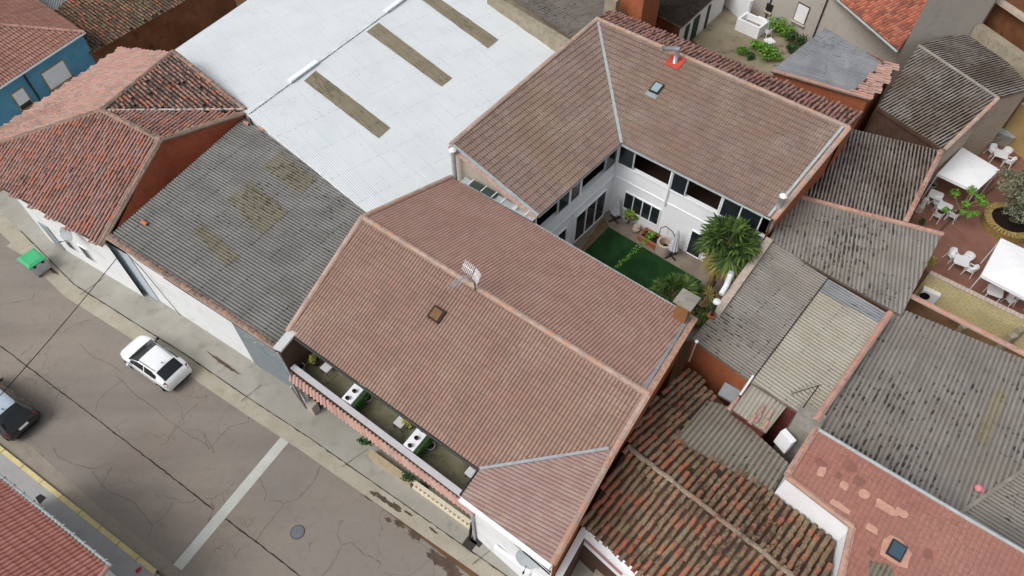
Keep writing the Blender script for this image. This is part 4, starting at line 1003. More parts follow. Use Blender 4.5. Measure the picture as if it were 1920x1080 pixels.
bwin((107, 110), (67, 135), 3.3, 4.55, 0.0); bwin((29, 160), (8, 172), 3.3, 4.5, 0.3)
q = bq + bd * ((at(44, 138, 5.3) - bq).dot(bd)) + bn * .08; mb = MB(); mb.tube([(q.x, q.y, 5.4), (q.x, q.y, 0)], .06, 8); mb.build('downpipe', M['dark_metal'], blue)

# ---- old barn with barrel tiles, adobe walls ----
B0, B1, B2 = at(167, 101, 3.9), at(360, -8, 3.9), at(104, 22, 5.0)
bp2 = (B0, B1, B2)
barn = thing('adobe_barn', tuple(at(260, 110, 0)), 'old adobe barn with mossy brown barrel tiles behind the corner house', 'barn')
barrel_roof('roof', barn, [B0, B1, on_plane(bp2, 310, -70), on_plane(bp2, 150, -30), B2], M['barrel_barn'], M['dirt_dark'], jit=1.5, wave=.25)
mb = MB(); wallstrip(mb, [B2 + Vector((.1, 0, 0)), B0 + T * .15, B1 + T * .15, at(420, -60, 3.9)], 0, 0); mb.build('wall', M['adobe'], barn)
g = at(70, -10, 5.2); mb = MB()
shd = thing('tin_lean_to', tuple(at(100, 10, 0)), 'grey corrugated lean-to roof beside the blue house roof', 'shed')
field_roof('roof', shd, [at(66, -3, 4.9), at(100, 22, 4.8), at(140, -10, 4.9), at(110, -40, 5.1)], 'corr', M['corr_blue']); walls(shd, [at(66, -3, 4.9), at(100, 22, 4.8), at(140, -10, 4.9), at(110, -40, 5.1)], 0, M['adobe'])

# ---- grey shed beyond, with its concrete parapet ----
far = thing('far_shed', tuple(at(1060, 20, 0)), 'grey corrugated shed roof beyond the courtyard house, with a concrete parapet', 'shed')
fpts = [at(945, -16, 6.0), at(1090, 82, 6.0), at(1160, 40, 5.6), at(1180, -8, 5.5), at(1130, -60, 5.5)]
fz = newell([fpts[0], fpts[1], at(1130, -40, 5.5)])
f0 = (fpts[0], fpts[1], at(1130, -60, 5.3)); fpts = [fpts[0], fpts[1]] + [on_plane(f0, *k) for k in ((1165, 38), (1195, 0), (1130, -60))]
field_roof('roof', far, fpts, 'corr', corr_mat('corr_far', C(128,122,116), C(150,144,138), C(48,44,40), 0.9, .5, .56)); walls(far, fpts, 0, M['concrete'])
a, b = at(918, -10, 6.4), at(1082, 88, 6.4)
mb = MB(); mb.bar(a - Vector((0, 0, 1.2)), b - Vector((0, 0, 1.2)), .5, 2.4); mb.build('parapet', M['concrete'], far)
# brick tower between
bt = thing('brick_stair_tower', tuple(at(1202, 60, 0)), 'windowless tower of orange red brick beyond the courtyard house', 'tower')
c_ = at(1203, 28, 6.0); mb = MB(); mb.prism([c_, c_ + (at(1222, 0, 6.0) - c_) * 2.2, c_ + (at(1222, 0, 6.0) - c_) * 2.2 + (at(1163, 4, 6.0) - c_), c_ + (at(1160, 4, 6.0) - c_)], 0, 9.5); mb.build('wall', M['brick_orange'], bt)
mb = MB(); q = at(1147, 14, 6.2); mb.box((q.x, q.y, 6.3), (.9, .6, 1.2), R(-36)); mb.build('vent_stack', M['concrete'], bt)
# ---- white outbuilding with green doors ----
ob = thing('white_outbuilding', tuple(at(1310, 50, 0)), 'white outbuilding with dark mossy roof and green doors facing the yard', 'outbuilding')
o1, o2 = at(1278, 51, 2.7), at(1372, -34, 2.7); o3 = at(1222, 20, 3.0)
op = [o1, o2, on_plane((o1, o2, o3), 1300, -80), on_plane((o1, o2, o3), 1215, -16), o3]
field_roof('roof', ob, op, 'corr', M['corr_brown']); walls(ob, op, 0, [M['white_wall']] + [M['adobe']] * 4, .15)
ow = (o2 - o1); ow.z = 0; ow.normalize(); on_ = Vector((ow.y, -ow.x, 0)); on_ = on_ if on_.x > 0 else -on_
for pa, pb in (((1286, 52), (1294, 46)), ((1302, 38), (1312, 28)), ((1325, 12), (1329, 8))):
    s0 = (at(*pa, 2.0) - o1).dot(ow); s1 = (at(*pb, 2.0) - o1).dot(ow); c = o1 + ow * ((s0 + s1) / 2) - on_ * .12
    mb = MB(); mb.box((c.x, c.y, 1.1), (abs(s1 - s0), .08, 2.0), math.atan2(ow.y, ow.x)); mb.build('door', M['green_dark'], ob)
lyw = thing('low_yard_wall', tuple(at(1370, 20, 0)), 'white rendered yard wall behind the white trough', 'wall')
a, b = at(1352, 2, 0), at(1398, 44, 0); mb = MB(); mb.bar(Vector((a.x, a.y, 1.0)), Vector((b.x, b.y, 1.0)), .25, 2.0); mb.build('wall', M['white_wall'], lyw)
mb = MB(); mb.bar(Vector((a.x, a.y, 2.03)), Vector((b.x, b.y, 2.03)), .32, .06); mb.build('coping', M['white_clean'], lyw)

# ---- grey house with orange roof ----
gh = thing('grey_house', tuple(at(1600, 60, 0)), 'grey rendered house with mottled orange tiled roof at the yard', 'house')
g0, g1 = at(1560, -12, 4.5), at(1684, 95, 4.5); g2 = at(1757, -5, 6.1)
gpl = (g0, g1, g2); go = [g0, g1, g2, on_plane(gpl, 1650, -90)]
field_roof('roof', gh, go, 'rib', M['tile_orange'], wave=.25)
gw0, gw1 = at(1385, 8, 0) , at(1520, 82, 0)
gdir = (gw1 - gw0).normalized(); gn = Vector((gdir.y, -gdir.x, 0)); gn = gn if gn.y < 0 else -gn
gend = g1 - gn * .25
s_end = (gend - gw0).dot(gdir); gw1 = gw0 + gdir * s_end
mb = MB(); mb.face([(gw0.x - gdir.x * 4, gw0.y - gdir.y * 4, 0), (gw1.x, gw1.y, 0), (gw1.x, gw1.y, 4.45), (gw0.x - gdir.x * 4, gw0.y - gdir.y * 4, 4.45)])
z_ = (g2 - g1); mb.face([(gw1.x, gw1.y, 0), (gw1.x + z_.x, gw1.y + z_.y, 0), (gw1.x + z_.x, gw1.y + z_.y, 6.0), (gw1.x, gw1.y, 4.4)]); mb.build('wall', M['grey_wall'], gh)
mb = MB(); mb.tube([g0 - Vector((0, 0, .08)) + gn * .06, g1 - Vector((0, 0, .08)) + gn * .06], .08, 8); mb.build('gutter', M['galv'], gh)
def gwin(px, py, w, z0, z1, shut=True, nm='window'):
    s = (at(px, py, z1) - gw0).dot(gdir); c = gw0 + gdir * s + gn * .03; an = math.atan2(gdir.y, gdir.x)
    mb = MB(); mb.box((c.x, c.y, (z0 + z1) / 2), (w + .14, .06, z1 - z0 + .14), an); f = mb.build(nm, M['dark_wood'], gh)
    mb = MB(); c2 = c + gn * .035; mb.box((c2.x, c2.y, (z0 + z1) / 2), (w, .02, z1 - z0), an); mb.build('roller_shutter' if shut else 'pane', M['white_paint'] if shut else M['glass'], f)
    mb = MB(); c3 = c + gn * .1; mb.box((c3.x, c3.y, z0 - .1), (w + .3, .24, .08), an); mb.build('sill', M['stone'], f)
gwin(1513, 8, 1.0, 1.2, 2.6); gwin(1421, 22, .5, .8, 1.3, False)
for px, py in ((1549, 25), (1398, 12)):
    s = (at(px, py, 2.5) - gw0).dot(gdir); c = gw0 + gdir * s + gn * .09; mb = MB(); mb.tube([(c.x, c.y, 4.4), (c.x, c.y, .1)], .06, 8); mb.build('downpipe', M['dark_metal'], gh)
# taller blank grey house behind it
tg = thing('tall_grey_building', tuple(at(1780, 70, 0)), 'tall blank grey rendered wall rising behind the orange roof', 'building')
a, b = at(1690, 96, 4.8), at(1836, 52, 5.6); dd_ = (b - a); dd_.z = 0; pn = Vector((-dd_.y, dd_.x, 0)).normalized()
vv_ = (g2 - g1); vv_.z = 0; vv_.normalize(); mb = MB(); mb.prism([a, b, b + vv_ * 8, a + vv_ * 8], 0, 10.5); mb.build('wall', M['grey_wall'], tg)
# ---- little grey roof on brick wall behind the courtyard house ----
ls = thing('brick_store', tuple(at(1560, 130, 0)), 'small brick store with pale grey roof edged in orange barrel tiles', 'shed')
l0, l1, l2, l3 = at(1446, 132, 6.2), at(1548, 52, 6.2), at(1655, 118, 5.9), at(1595, 176, 5.9)
lp3 = (l0, l1, l3); l2 = on_plane(lp3, 1655, 118)
field_roof('roof', ls, [l0, l1, l2, l3], 'corr', M['corr_blue'], along=(l3 - l0))
l4, l5 = on_plane(lp3, 1687, 122), on_plane(lp3, 1632, 186); up_ = Vector((0, 0, .05))
barrel_roof('tile_verge', ls, [l3 + up_, l2 + up_, l4 + up_, l5 + up_], M['barrel_light'], M['dirt'], along=(l5 - l3), wave=.24, course=.45, jit=1)
walls(ls, [l0, l1, l4, l5], 0, M['brick_orange'], .12)
cap_row('verge_cap', ls, l0, l5, M['cap_red'], .1, .4, .8, .05, .7, M['mortar'])

# ---- dark corrugated pair with beige gable ----
db = thing('dark_barn', tuple(at(1780, 180, 0)), 'beige walled barn with dark stained corrugated roof of two slopes', 'barn')
d0, d1, d2, d3, d4 = at(1722, 86, 5.9), at(1871, 185, 5.9), at(1771, 281, 4.9), at(1646, 199, 4.9), at(1700, 118, 5.3)
dp = (d0, d1, d2); d3 = on_plane(dp, 1646, 199)
field_roof('roof', db, [d0, d1, d2, d3], 'corr', M['corr_dark'], wave=.21)
dq = (d0, d1, at(1920, 148, 5.3)); dr = [d0, d1, on_plane(dq, 1935, 165), on_plane(dq, 1830, 52)]
field_roof('roof', db, dr, 'corr', M['corr_dark'], wave=.21)
walls(db, [d0, d1, d2, d3], 0, [M['beige_wall'], M['beige_wall'], M['brown_dark'], M['brown_dark']], .08); walls(db, dr, 0, M['beige_wall'], .08)  # two walls coloured dark to paint the shaded gap below the fascia
mb = MB(); mb.tube([d0 + Vector((0, 0, .05)), d1 + Vector((0, 0, .05))], .09, 8); mb.build('ridge_cap', M['concrete_grey'], db)
cap_row('verge_cap', db, d1, d2, M['cap'], .11, .4, 1.0, .05, .7, M['mortar'])
mb = MB(); mb.bar(d3 - Vector((0, 0, .14)), d2 - Vector((0, 0, .14)), .1, .24); mb.build('fascia', M['brown_dark'], db)
# concrete wall and brown house at the far right corner
cwl = thing('concrete_wall', tuple(at(1880, 90, 0)), 'stained concrete wall along the barn roof at the far right', 'wall')
a, b = at(1836, 46, 5.9), at(1945, 122, 5.9); mb = MB(); mb.bar(a - Vector((0, 0, 2.9)), b - Vector((0, 0, 2.9)), .7, 5.8); mb.build('wall', M['concrete'], cwl)
bh = thing('brown_house', tuple(at(1900, 20, 0)), 'brown rendered building behind the concrete wall, cut off at the corner', 'building')
a, b = at(1842, 36, 5.5), at(1960, 118, 5.5); pn = Vector((.6, .8, 0)); mb = MB(); mb.prism([a + pn * .6, b + pn * .6, b + pn * 9, a + pn * 9], 0, 7.0); mb.build('wall', M['adobe'], bh)
mb = MB(); a2, b2 = at(1862, -6, 7.1), at(1960, 60, 7.1); mb.bar(a2, b2, .5, .2); mb.build('coping', M['stone'], bh)

# ---- stained roof beside the patio ----
v0, v1, v2, v3 = at(1616, 226, 5.0), at(1765, 283, 4.9), at(1697, 417, 4.3), at(1512, 366, 4.3)
sb = thing('stained_shed', tuple(at(1640, 330, 0)), 'shed with brown stained corrugated roof between brick gable and patio', 'shed')
pl_ = (v0, v3, v2); v1 = on_plane(pl_, 1765, 283); v0b = on_plane(pl_, 1590, 240); v3b = on_plane(pl_, 1490, 366)
field_roof('roof', sb, [v0b, v1, v2, v3b], 'corr', M['corr_dark'], wave=.205); walls(sb, [v0b, v1, v2, v3b], 0, M['adobe'], .1)
cap_row('verge_cap', sb, v1, v2, M['cap_red'], .12, .42, 1.0, .03, .8, M['mortar'])
mb = MB(); q0 = at(1652, 205, 4.4); 
# ---- grey roof next to it ----
y0, y1, y2, y3 = at(1500, 372, 4.25), at(1766, 440, 4.25), at(1700, 575, 3.9), at(1448, 440, 4.0)
gs = thing('grey_patio_shed', tuple(at(1600, 480, 0)), 'grey corrugated shed roof with salmon tile coping along its upper edge', 'shed')
py_ = (y0, y1, y2); gy = [y0, y1, y2, on_plane(py_, 1680, 590), on_plane(py_, 1440, 455), on_plane(py_, 1470, 372)]
gy = [on_plane(py_, 1485, 366), y1, on_plane(py_, 1690, 592), on_plane(py_, 1440, 452)]
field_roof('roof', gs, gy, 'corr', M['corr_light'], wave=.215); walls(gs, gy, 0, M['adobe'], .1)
cap_row('verge_cap', gs, gy[0], gy[1], M['cap_red'], .13, .42, 1.0, .06, .8, M['mortar'])
# ---- grey and translucent roof by the palm ----
k0, k1, k2, k3 = at(1298, 636, 4.2), at(1446, 452, 4.2), at(1680, 590, 4.5), at(1535, 800, 4.5)
ps = thing('palm_side_shed', tuple(at(1480, 620, 0)), 'shed roof half weathered grey sheets, half beige translucent sheets', 'shed')
kp = (k0, k1, k2)
ka, kb = on_plane(kp, 1552, 522), on_plane(kp, 1408, 715)
field_roof('roof', ps, [k0, k1, ka, kb], 'corr', M['corr_light'], along=(k2 - k1))
kc, kd = on_plane(kp, 1668, 588), on_plane(kp, 1528, 790)
low = lambda p: p - Vector((0, 0, .05))
field_roof('roof', ps, [low(ka), low(kc), low(kd), low(kb)], 'corr', M['corr_beige'], along=(k2 - k1), wave=.2)
field_roof('grey_sheet', ps, [on_plane(kp, 1553, 524), on_plane(kp, 1667, 588), on_plane(kp, 1650, 606), on_plane(kp, 1537, 547)], 'corr', M['corr_blue'], along=(k2 - k1), lift=.0, thick=0)
walls(ps, [k0, k1, kc, kd, kb], 0, [M['concrete'], M['adobe'], M['adobe'], M['maroon'], M['brick_orange']], .06)
cap_row('verge_cap', ps, kd, kc, M['cap_red'], .14, .45, .9, .04, .85, M['mortar'])
mb = MB(); mb.tube([on_plane(kp, 1412, 705) + Vector((0, 0, .02)), on_plane(kp, 1388, 740)], .055, 8); mb.build('gutter', M['white_clean'], ps)
mb = MB(); mb.bar(ka + Vector((0, 0, -.02)), kb + Vector((0, 0, -.02)), .05, .08); mb.build('sheet_joint', M['black'], ps)
# stub wall top along the courtyard edge
mb = MB(); mb.bar(at(1342, 590, 4.25), at(1442, 450, 4.25), .4, .3); mb.build('rubble_edge', M['stone'], ps)
# ---- big grey roof at right ----
n0, n1, n2, n3 = at(1706, 560, 3.6), at(1960, 688, 3.6), at(1800, 962, 4.3), at(1530, 800, 4.3)
bg_ = thing('big_grey_barn', tuple(at(1750, 760, 0)), 'large barn with pale grey corrugated roof cut off by the right edge', 'barn')
np_ = (n0, n3, n2); n1 = on_plane(np_, 1960, 690); nv = on_plane(np_, 1935, 870)
n3b = on_plane(np_, 1522, 812); n0b = on_plane(np_, 1680, 575)
field_roof('roof', bg_, [n0b, n1, nv, n2, n3b], 'corr', M['corr_light'], wave=.215)
for q in (((1868, 728), (1890, 742), (1850, 838), (1826, 824)),): field_roof('translucent_sheet', bg_, [on_plane(np_, *k) for k in q], 'corr', M['corr_fibre'], lift=.016, thick=0, wave=.215)
nw_ = (n2, nv, at(1925, 1040, 4.15)); n5 = on_plane(nw_, 2000, 1080); n6 = on_plane(nw_, 2010, 840)
field_roof('roof', bg_, [n2, nv, n6, n5], 'corr', M['corr_light'], along=(nw_[2] - n2), wave=.2)
mb = MB(); mb.bar(n2 + Vector((0, 0, .05)), nv + Vector((0, 0, .05)), .16, .06); mb.build('valley', M['concrete_grey'], bg_)
walls(bg_, [n0b, n1, nv, n2, n3b], 0, M['adobe'], .1); walls(bg_, [n2, nv, n6, n5], 0, M['adobe'], .1)
cap_row('coping', bg_, at(1703, 553, 3.75), at(1960, 684, 3.75), M['cap_red'], .12, .5, .4, .05, .6, plain('pink_mortar', C(190,160,146), .9))
# ---- flat red tile house bottom right ----
rz_ = 6.2
t0, t1, t2 = at(1531, 803, rz_), at(1474, 893, rz_ - .45), at(1797, 962, rz_)
rh = thing('red_tile_house', tuple(at(1700, 950, 0)), 'white rendered house with worn flat red tiles and a small rooflight', 'house')
rpp = (t0, t1, t2)
rpoly = [t0, t1, on_plane(rpp, 1598, 988), on_plane(rpp, 1560, 1150), on_plane(rpp, 2050, 1180), on_plane(rpp, 1990, 1075), t2]
field_roof('roof', rh, rpoly, 'flat', M['tile_flat'])
walls(rh, rpoly, 0, M['white_clean'], .06, .1)
for a, b in ((t0, t1), (t1, rpoly[2]), (rpoly[2], rpoly[3])): cap_row('verge_cap', rh, a, b, M['cap_red'], .11, .42, .6, .04, .7, M['mortar'])
mb = MB(); mb.tube([t0 + Vector((0, 0, .0)), t2, rpoly[5]], .08, 8); mb.build('gutter', M['galv'], rh)
ur, dr_, nr_, _ = frame(rpoly); rot = Matrix((ur, dr_, nr_)).transposed(); redroof = [c for c in rh.children if c.name.startswith('roof')][0]
def patch(px, py, w, h, mat, lift, rr_=0.0):
    p = on_plane(rpp, px, py); pts = []
    for k in range(11):
        a = 2 * math.pi * k / 11; m_ = max(abs(math.cos(a)), abs(math.sin(a))); r = rgs.uniform(.8, 1.1) / m_
        pts.append(p + ur * (math.cos(a) * w / 2 * r) + dr_ * (math.sin(a) * h / 2 * r) + nr_ * lift)
    mb = MB(); mb.face(pts); return mb
pmat = weathered('mortar_patch', C(190,144,128), C(166,118,106), C(202,158,141), 3, .5); bmat = weathered('broken_tile', C(134,94,85), C(96,66,60), C(146,104,94), 5)
for k, q in enumerate(((1540, 884, .3, .5), (1582, 911, .35, .35), (1620, 927, .4, .4), (1662, 953, .9, .35), (1690, 962, .5, .3), (1635, 992, .5, .3), (1575, 950, .9, .25), (1680, 1035, 1.1, 1.0))): patch(*q, pmat, .042 + .001 * k).build('mortar_patch', pmat, redroof)
for k, q in enumerate(((1538, 868, .5, .25), (1571, 892, .25, .25), (1593, 875, .5, .4), (1610, 902, .4, .4), (1740, 1040, .3, .35), (1634, 1037, .25, .3))): patch(*q, bmat, .052 + .001 * k).build('broken_tiles', bmat, redroof)
p = on_plane(rpp, 1679, 1033); mb = MB(); mb.box(p + nr_ * .1, (.56, .66, .14), 0, 0, rot); sk = mb.build('skylight', M['dark_metal'], redroof)
mb = MB(); mb.box(p + nr_ * .18, (.46, .56, .02), 0, 0, rot); mb.build('pane', M['glass_blue'], sk)
field_roof('plastic_sheet', rh, [on_plane(rpp, *q) for q in ((1630, 1052), (1668, 1060), (1690, 1130), (1625, 1130))], 'corr', M['corr_moss'], lift=.05, thick=0)
# ---- old mossy barrel tile house, bottom centre ----
m0, m1 = at(1176, 838, 4.75), at(1545, 1128, 4.75)
mh = thing('mossy_tile_house', tuple(at(1300, 950, 0)), 'old low house with mossy brown barrel tiles, some bright orange', 'house')
ma, mbp = at(1090, 983, 3.9), at(1330, 1180, 3.9)
mpl = (m0, m1, ma); mfront = [m0, m1, on_plane(mpl, 1480, 1250), on_plane(mpl, 1330, 1182), ma]
barrel_roof('roof', mh, mfront, M['barrel_mossy'], M['dirt_dark'], along=on_plane(mpl, 1225, 1090) - on_plane(mpl, 1330, 960), wave=.3, course=.42, r=.115, jit=1.7, miss=.01)
mu = at(1288, 700, 2.95); mpu = (m0, m1, mu); Y = lambda x, y: on_plane(mpu, x, y)
Yxy = lambda p: Vector((p.x, p.y, m0.z - ((p - m0).x * newell([m0, m1, mu]).x + (p - m0).y * newell([m0, m1, mu]).y) / newell([m0, m1, mu]).z))
mback = [m0, m1, Yxy(rpoly[2]), Yxy(t1), Y(1264, 822), Y(1328, 752), Y(1356, 756), Y(1288, 692), Y(1204, 772)]
barrel_roof('roof', mh, mback, M['barrel_mossy'], M['dirt_dark'], along=Y(1440, 930) - Y(1375, 1015), wave=.3, course=.42, r=.115, jit=1.7, miss=.02)
mgrey = [Y(1264, 824), Yxy(t1), Yxy(t1.lerp(t0, .8)), Y(1362, 763), Y(1326, 752)]
lifted = [q + Vector((0, 0, .06)) for q in mgrey]
field_roof('sheet_roof', mh, lifted, 'corr', corr_mat('corr_back', C(150,143,130), C(168,161,148), C(66,61,53), .7, .35, .63, None, 0, .6), along=Y(1440, 930) - Y(1490, 850), wave=.23)
walls(mh, [m0, m1, Yxy(rpoly[2]), Yxy(t1), Yxy(t1.lerp(t0, .8)), Y(1360, 762), Y(1288, 690)], 0, M['adobe'], .05); walls(mh, mfront, 0, M['white_clean'], .12)
cap_row('ridge_cap', mh, m0, m1, tile_mat('mossy_cap', [C(142,124,108), C(130,114,100), C(150,134,116), C(146,118,102)], C(172,164,146), C(62,54,48), .8, .7, 1, 12), .125, .45, 1.8, .05, .8, M['dirt'])
# ---- small lean-to with a dark light well beside it ----
le = thing('patched_lean_to', tuple(at(1430, 760, 0)), 'narrow lean-to roof of beige sheets patched with orange barrel tiles', 'shed')
q0, q1, q2, q3 = at(1412, 716, 4.15), at(1480, 756, 4.15), at(1436, 812, 3.75), at(1372, 768, 3.75)
field_roof('roof', le, [q0, q1, q2, q3], 'corr', M['corr_beige'], wave=.2); walls(le, [q0, q1, q2, q3], 0, M['maroon'], .08)
lpq = (q0, q1, q2)
for (x, y) in ((1432, 762), (1427, 777), (1448, 770), (1440, 790), (1415, 780), (1384, 745), (1376, 755)):
    p = on_plane(lpq, x, y); mb = MB(); u_, d_2, n_2, _ = frame([q0, q1, q2, q3]); shell(mb, p + n_2 * .05, d_2, n_2, .5, .09, .11, (x, y)); mb.build('barrel_tile', M['barrel_light'], le)
wl_ = thing('light_well_wall', tuple(at(1490, 830, 0)), 'white parapet and grey slab round a small dark maroon light well', 'wall')
a = at(1517, 787, 4.55); mb = MB(); mb.box((a.x, a.y, 2.3), (1.15, 1.3, 4.5), R(-36)); mb.build('slab', M['concrete_grey'], wl_)
mb = MB(); b = at(1503, 805, 4.3); mb.box((b.x, b.y, 4.3), (.95, .16, .2), R(-36)); b = at(1478, 818, 4.0); mb.box((b.x, b.y, 3.5), (.7, .3, 1.1), R(-60)); mb.build('parapet', M['white_clean'], wl_)
for (x, y, w, h, rz) in ((1455, 848, 2.0, .2, -36),):
    b = at(x, y, 0); 
mb = MB(); b = at(1462, 790, 3.0); mb.box((b.x + .2, b.y + 1.5, 1.5), (2.4, .15, 3.0), R(-36)); mb.build('well_wall', M['maroon'], wl_)
# grey box on the dark roof, brick wall is part of the palm side shed
gb = thing('grey_roof_box', tuple(at(1368, 738, 3.6)), 'pale blue grey metal cover at the foot of the brick wall', 'cover')
p = Y(1366, 740); mb = MB(); mb.box((p.x, p.y, p.z + .12), (.8, .75, .14), R(-36)); mb.build('cover', plain('pale_cover', C(150,162,166), .5), gb)
mb = MB(); mb.box((p.x, p.y, p.z + .21), (.86, .8, .03), R(-36)); mb.build('lid', plain('pale_lid', C(166,177,181), .5), gb)
# ---- corner yard with white walls ----
cy_ = thing('white_yard_wall', tuple(at(1095, 1000, 0)), 'white rendered walls round a dark little yard at the bottom edge', 'wall')
a, b, c = at(1047, 1080, 3.3), at(1097, 990, 3.3), at(1215, 1098, 3.3)
mb = MB(); mb.bar(Vector((a.x, a.y, 1.65)), Vector((b.x, b.y, 1.65)), .28, 3.3); mb.bar(Vector((b.x, b.y, 1.64)), Vector((c.x, c.y, 1.64)), .5, 3.28); mb.build('wall', M['white_clean'], cy_)
mb = MB(); p = at(1110, 1035, 2.6); mb.bar(at(1092, 1005, 2.9), at(1168, 1075, 2.9), .16, .3); mb.build('pink_ledge', plain('pink_ledge', C(176,136,140), .8), cy_)
mb = MB(); mb.bar(at(1112, 1018, 2.75), at(1138, 1042, 2.75), .2, .5); mb.build('brick_panel', M['brick'], cy_)
mb = MB(); p = at(1140, 1068, 1.0); mb.box((p.x, p.y, .5), (.9, .9, 1.0), R(-36)); mb.build('plinth', M['concrete'], cy_)
sheet('yard_floor_corner', [at(1045, 1085), at(1100, 1010), at(1230, 1110), at(1150, 1190)], .02, M['dirt_dark'])
mb = MB(); ia = (a - b).normalized(); ic = (c - b).normalized(); o_i = (ia + ic).normalized() * .3  # dark panels added on the inner wall faces to darken the yard
mb.bar(Vector((b.x, b.y, 1.5)) + ia * .3 + ic * .17, Vector((a.x, a.y, 1.5)) + ic * .17, .05, 3.0); mb.build('added_dark_panel', M['brown_dark'], cy_); mb = MB(); mb.bar(Vector((b.x, b.y, 1.1)) + ic * .2 + ia * .29, Vector((c.x, c.y, 1.1)) + ia * .29, .05, 2.2); mb.build('added_dark_panel', M['brown_dark'], cy_)
# ---- new pink tile house bottom left ----
nh = thing('pink_roof_house', tuple(at(60, 1010, 0)), 'house with new salmon pink tile roof at the near pavement', 'house')
e0_, e1_ = at(-60, 850, 4.6), at(203, 1065, 4.6); e2_ = on_plane((e0_, e1_, at(-80, 1010, 6.0)), -120, 1010)
pz = (e0_, e1_, e2_); npoly = [e0_, e1_, on_plane(pz, 150, 1140), on_plane(pz, -120, 1140), e2_]
field_roof('roof', nh, npoly, 'rib', M['tile_new']); walls(nh, npoly, 0, M['white_wall'], .3)
mb = MB(); mb.tube([e0_ + T * .1 - Vector((0, 0, .06)), e1_ + T * .1 - Vector((0, 0, .06))], .07, 8); gt = mb.build('gutter', M['galv'], nh)
for k in range(14):
    q = e0_.lerp(e1_, (k + .5) / 14) + T * .16; mb = MB(); mb.box((q.x, q.y, q.z - .02), (.05, .1, .12), R(-36)); mb.build('bracket', M['zinc'], gt)
cap_row('verge_cap', nh, e1_, npoly[2], M['cap_red'], .12, .42, .4, .04)
# ---- walls of the patio garden ----
yw = thing('yellow_block_wall', tuple(at(1820, 600, 0)), 'yellow block wall topped with pale square coping stones beside the patio', 'wall')
a, b = at(1742, 512, 2.2), at(1990, 632, 2.2); mb = MB(); mb.bar(Vector((a.x, a.y, 1.1)), Vector((b.x, b.y, 1.1)), .22, 2.2); mb.build('wall', M['block_yellow'], yw)
ncs = 32; mb = MB()
for k in range(ncs):
    q = a.lerp(b, (k + .5) / ncs); L_ = (b - a).length / ncs; mb.box((q.x, q.y, 2.25 + (k % 3) * .004), (L_ * .93, .3, .1), math.atan2((b - a).y, (b - a).x))
mb.build('coping', M['stone'], yw)
for (x, y) in ((1800, 622), (1888, 640), (1905, 628)):
    q = at(x, y, 1.2); mb = MB(); mb.box((q.x, q.y, .9), (.45, .3, 1.8), R(20)); mb.build('buttress', M['concrete'], yw)
oc = thing('ochre_wall', tuple(at(1900, 270, 0)), 'ochre plastered garden wall behind the patio tables', 'wall')
a, b = at(1872, 258, 0), at(2010, 372, 0); mb = MB(); mb.bar(Vector((a.x, a.y, 1.5)), Vector((b.x, b.y, 1.5)), .25, 3.0); mb.build('wall', M['ochre'], oc)
mb = MB(); mb.bar(Vector((a.x, a.y, 3.04)), Vector((b.x, b.y, 3.04)), .34, .08); mb.build('coping', M['stone'], oc)

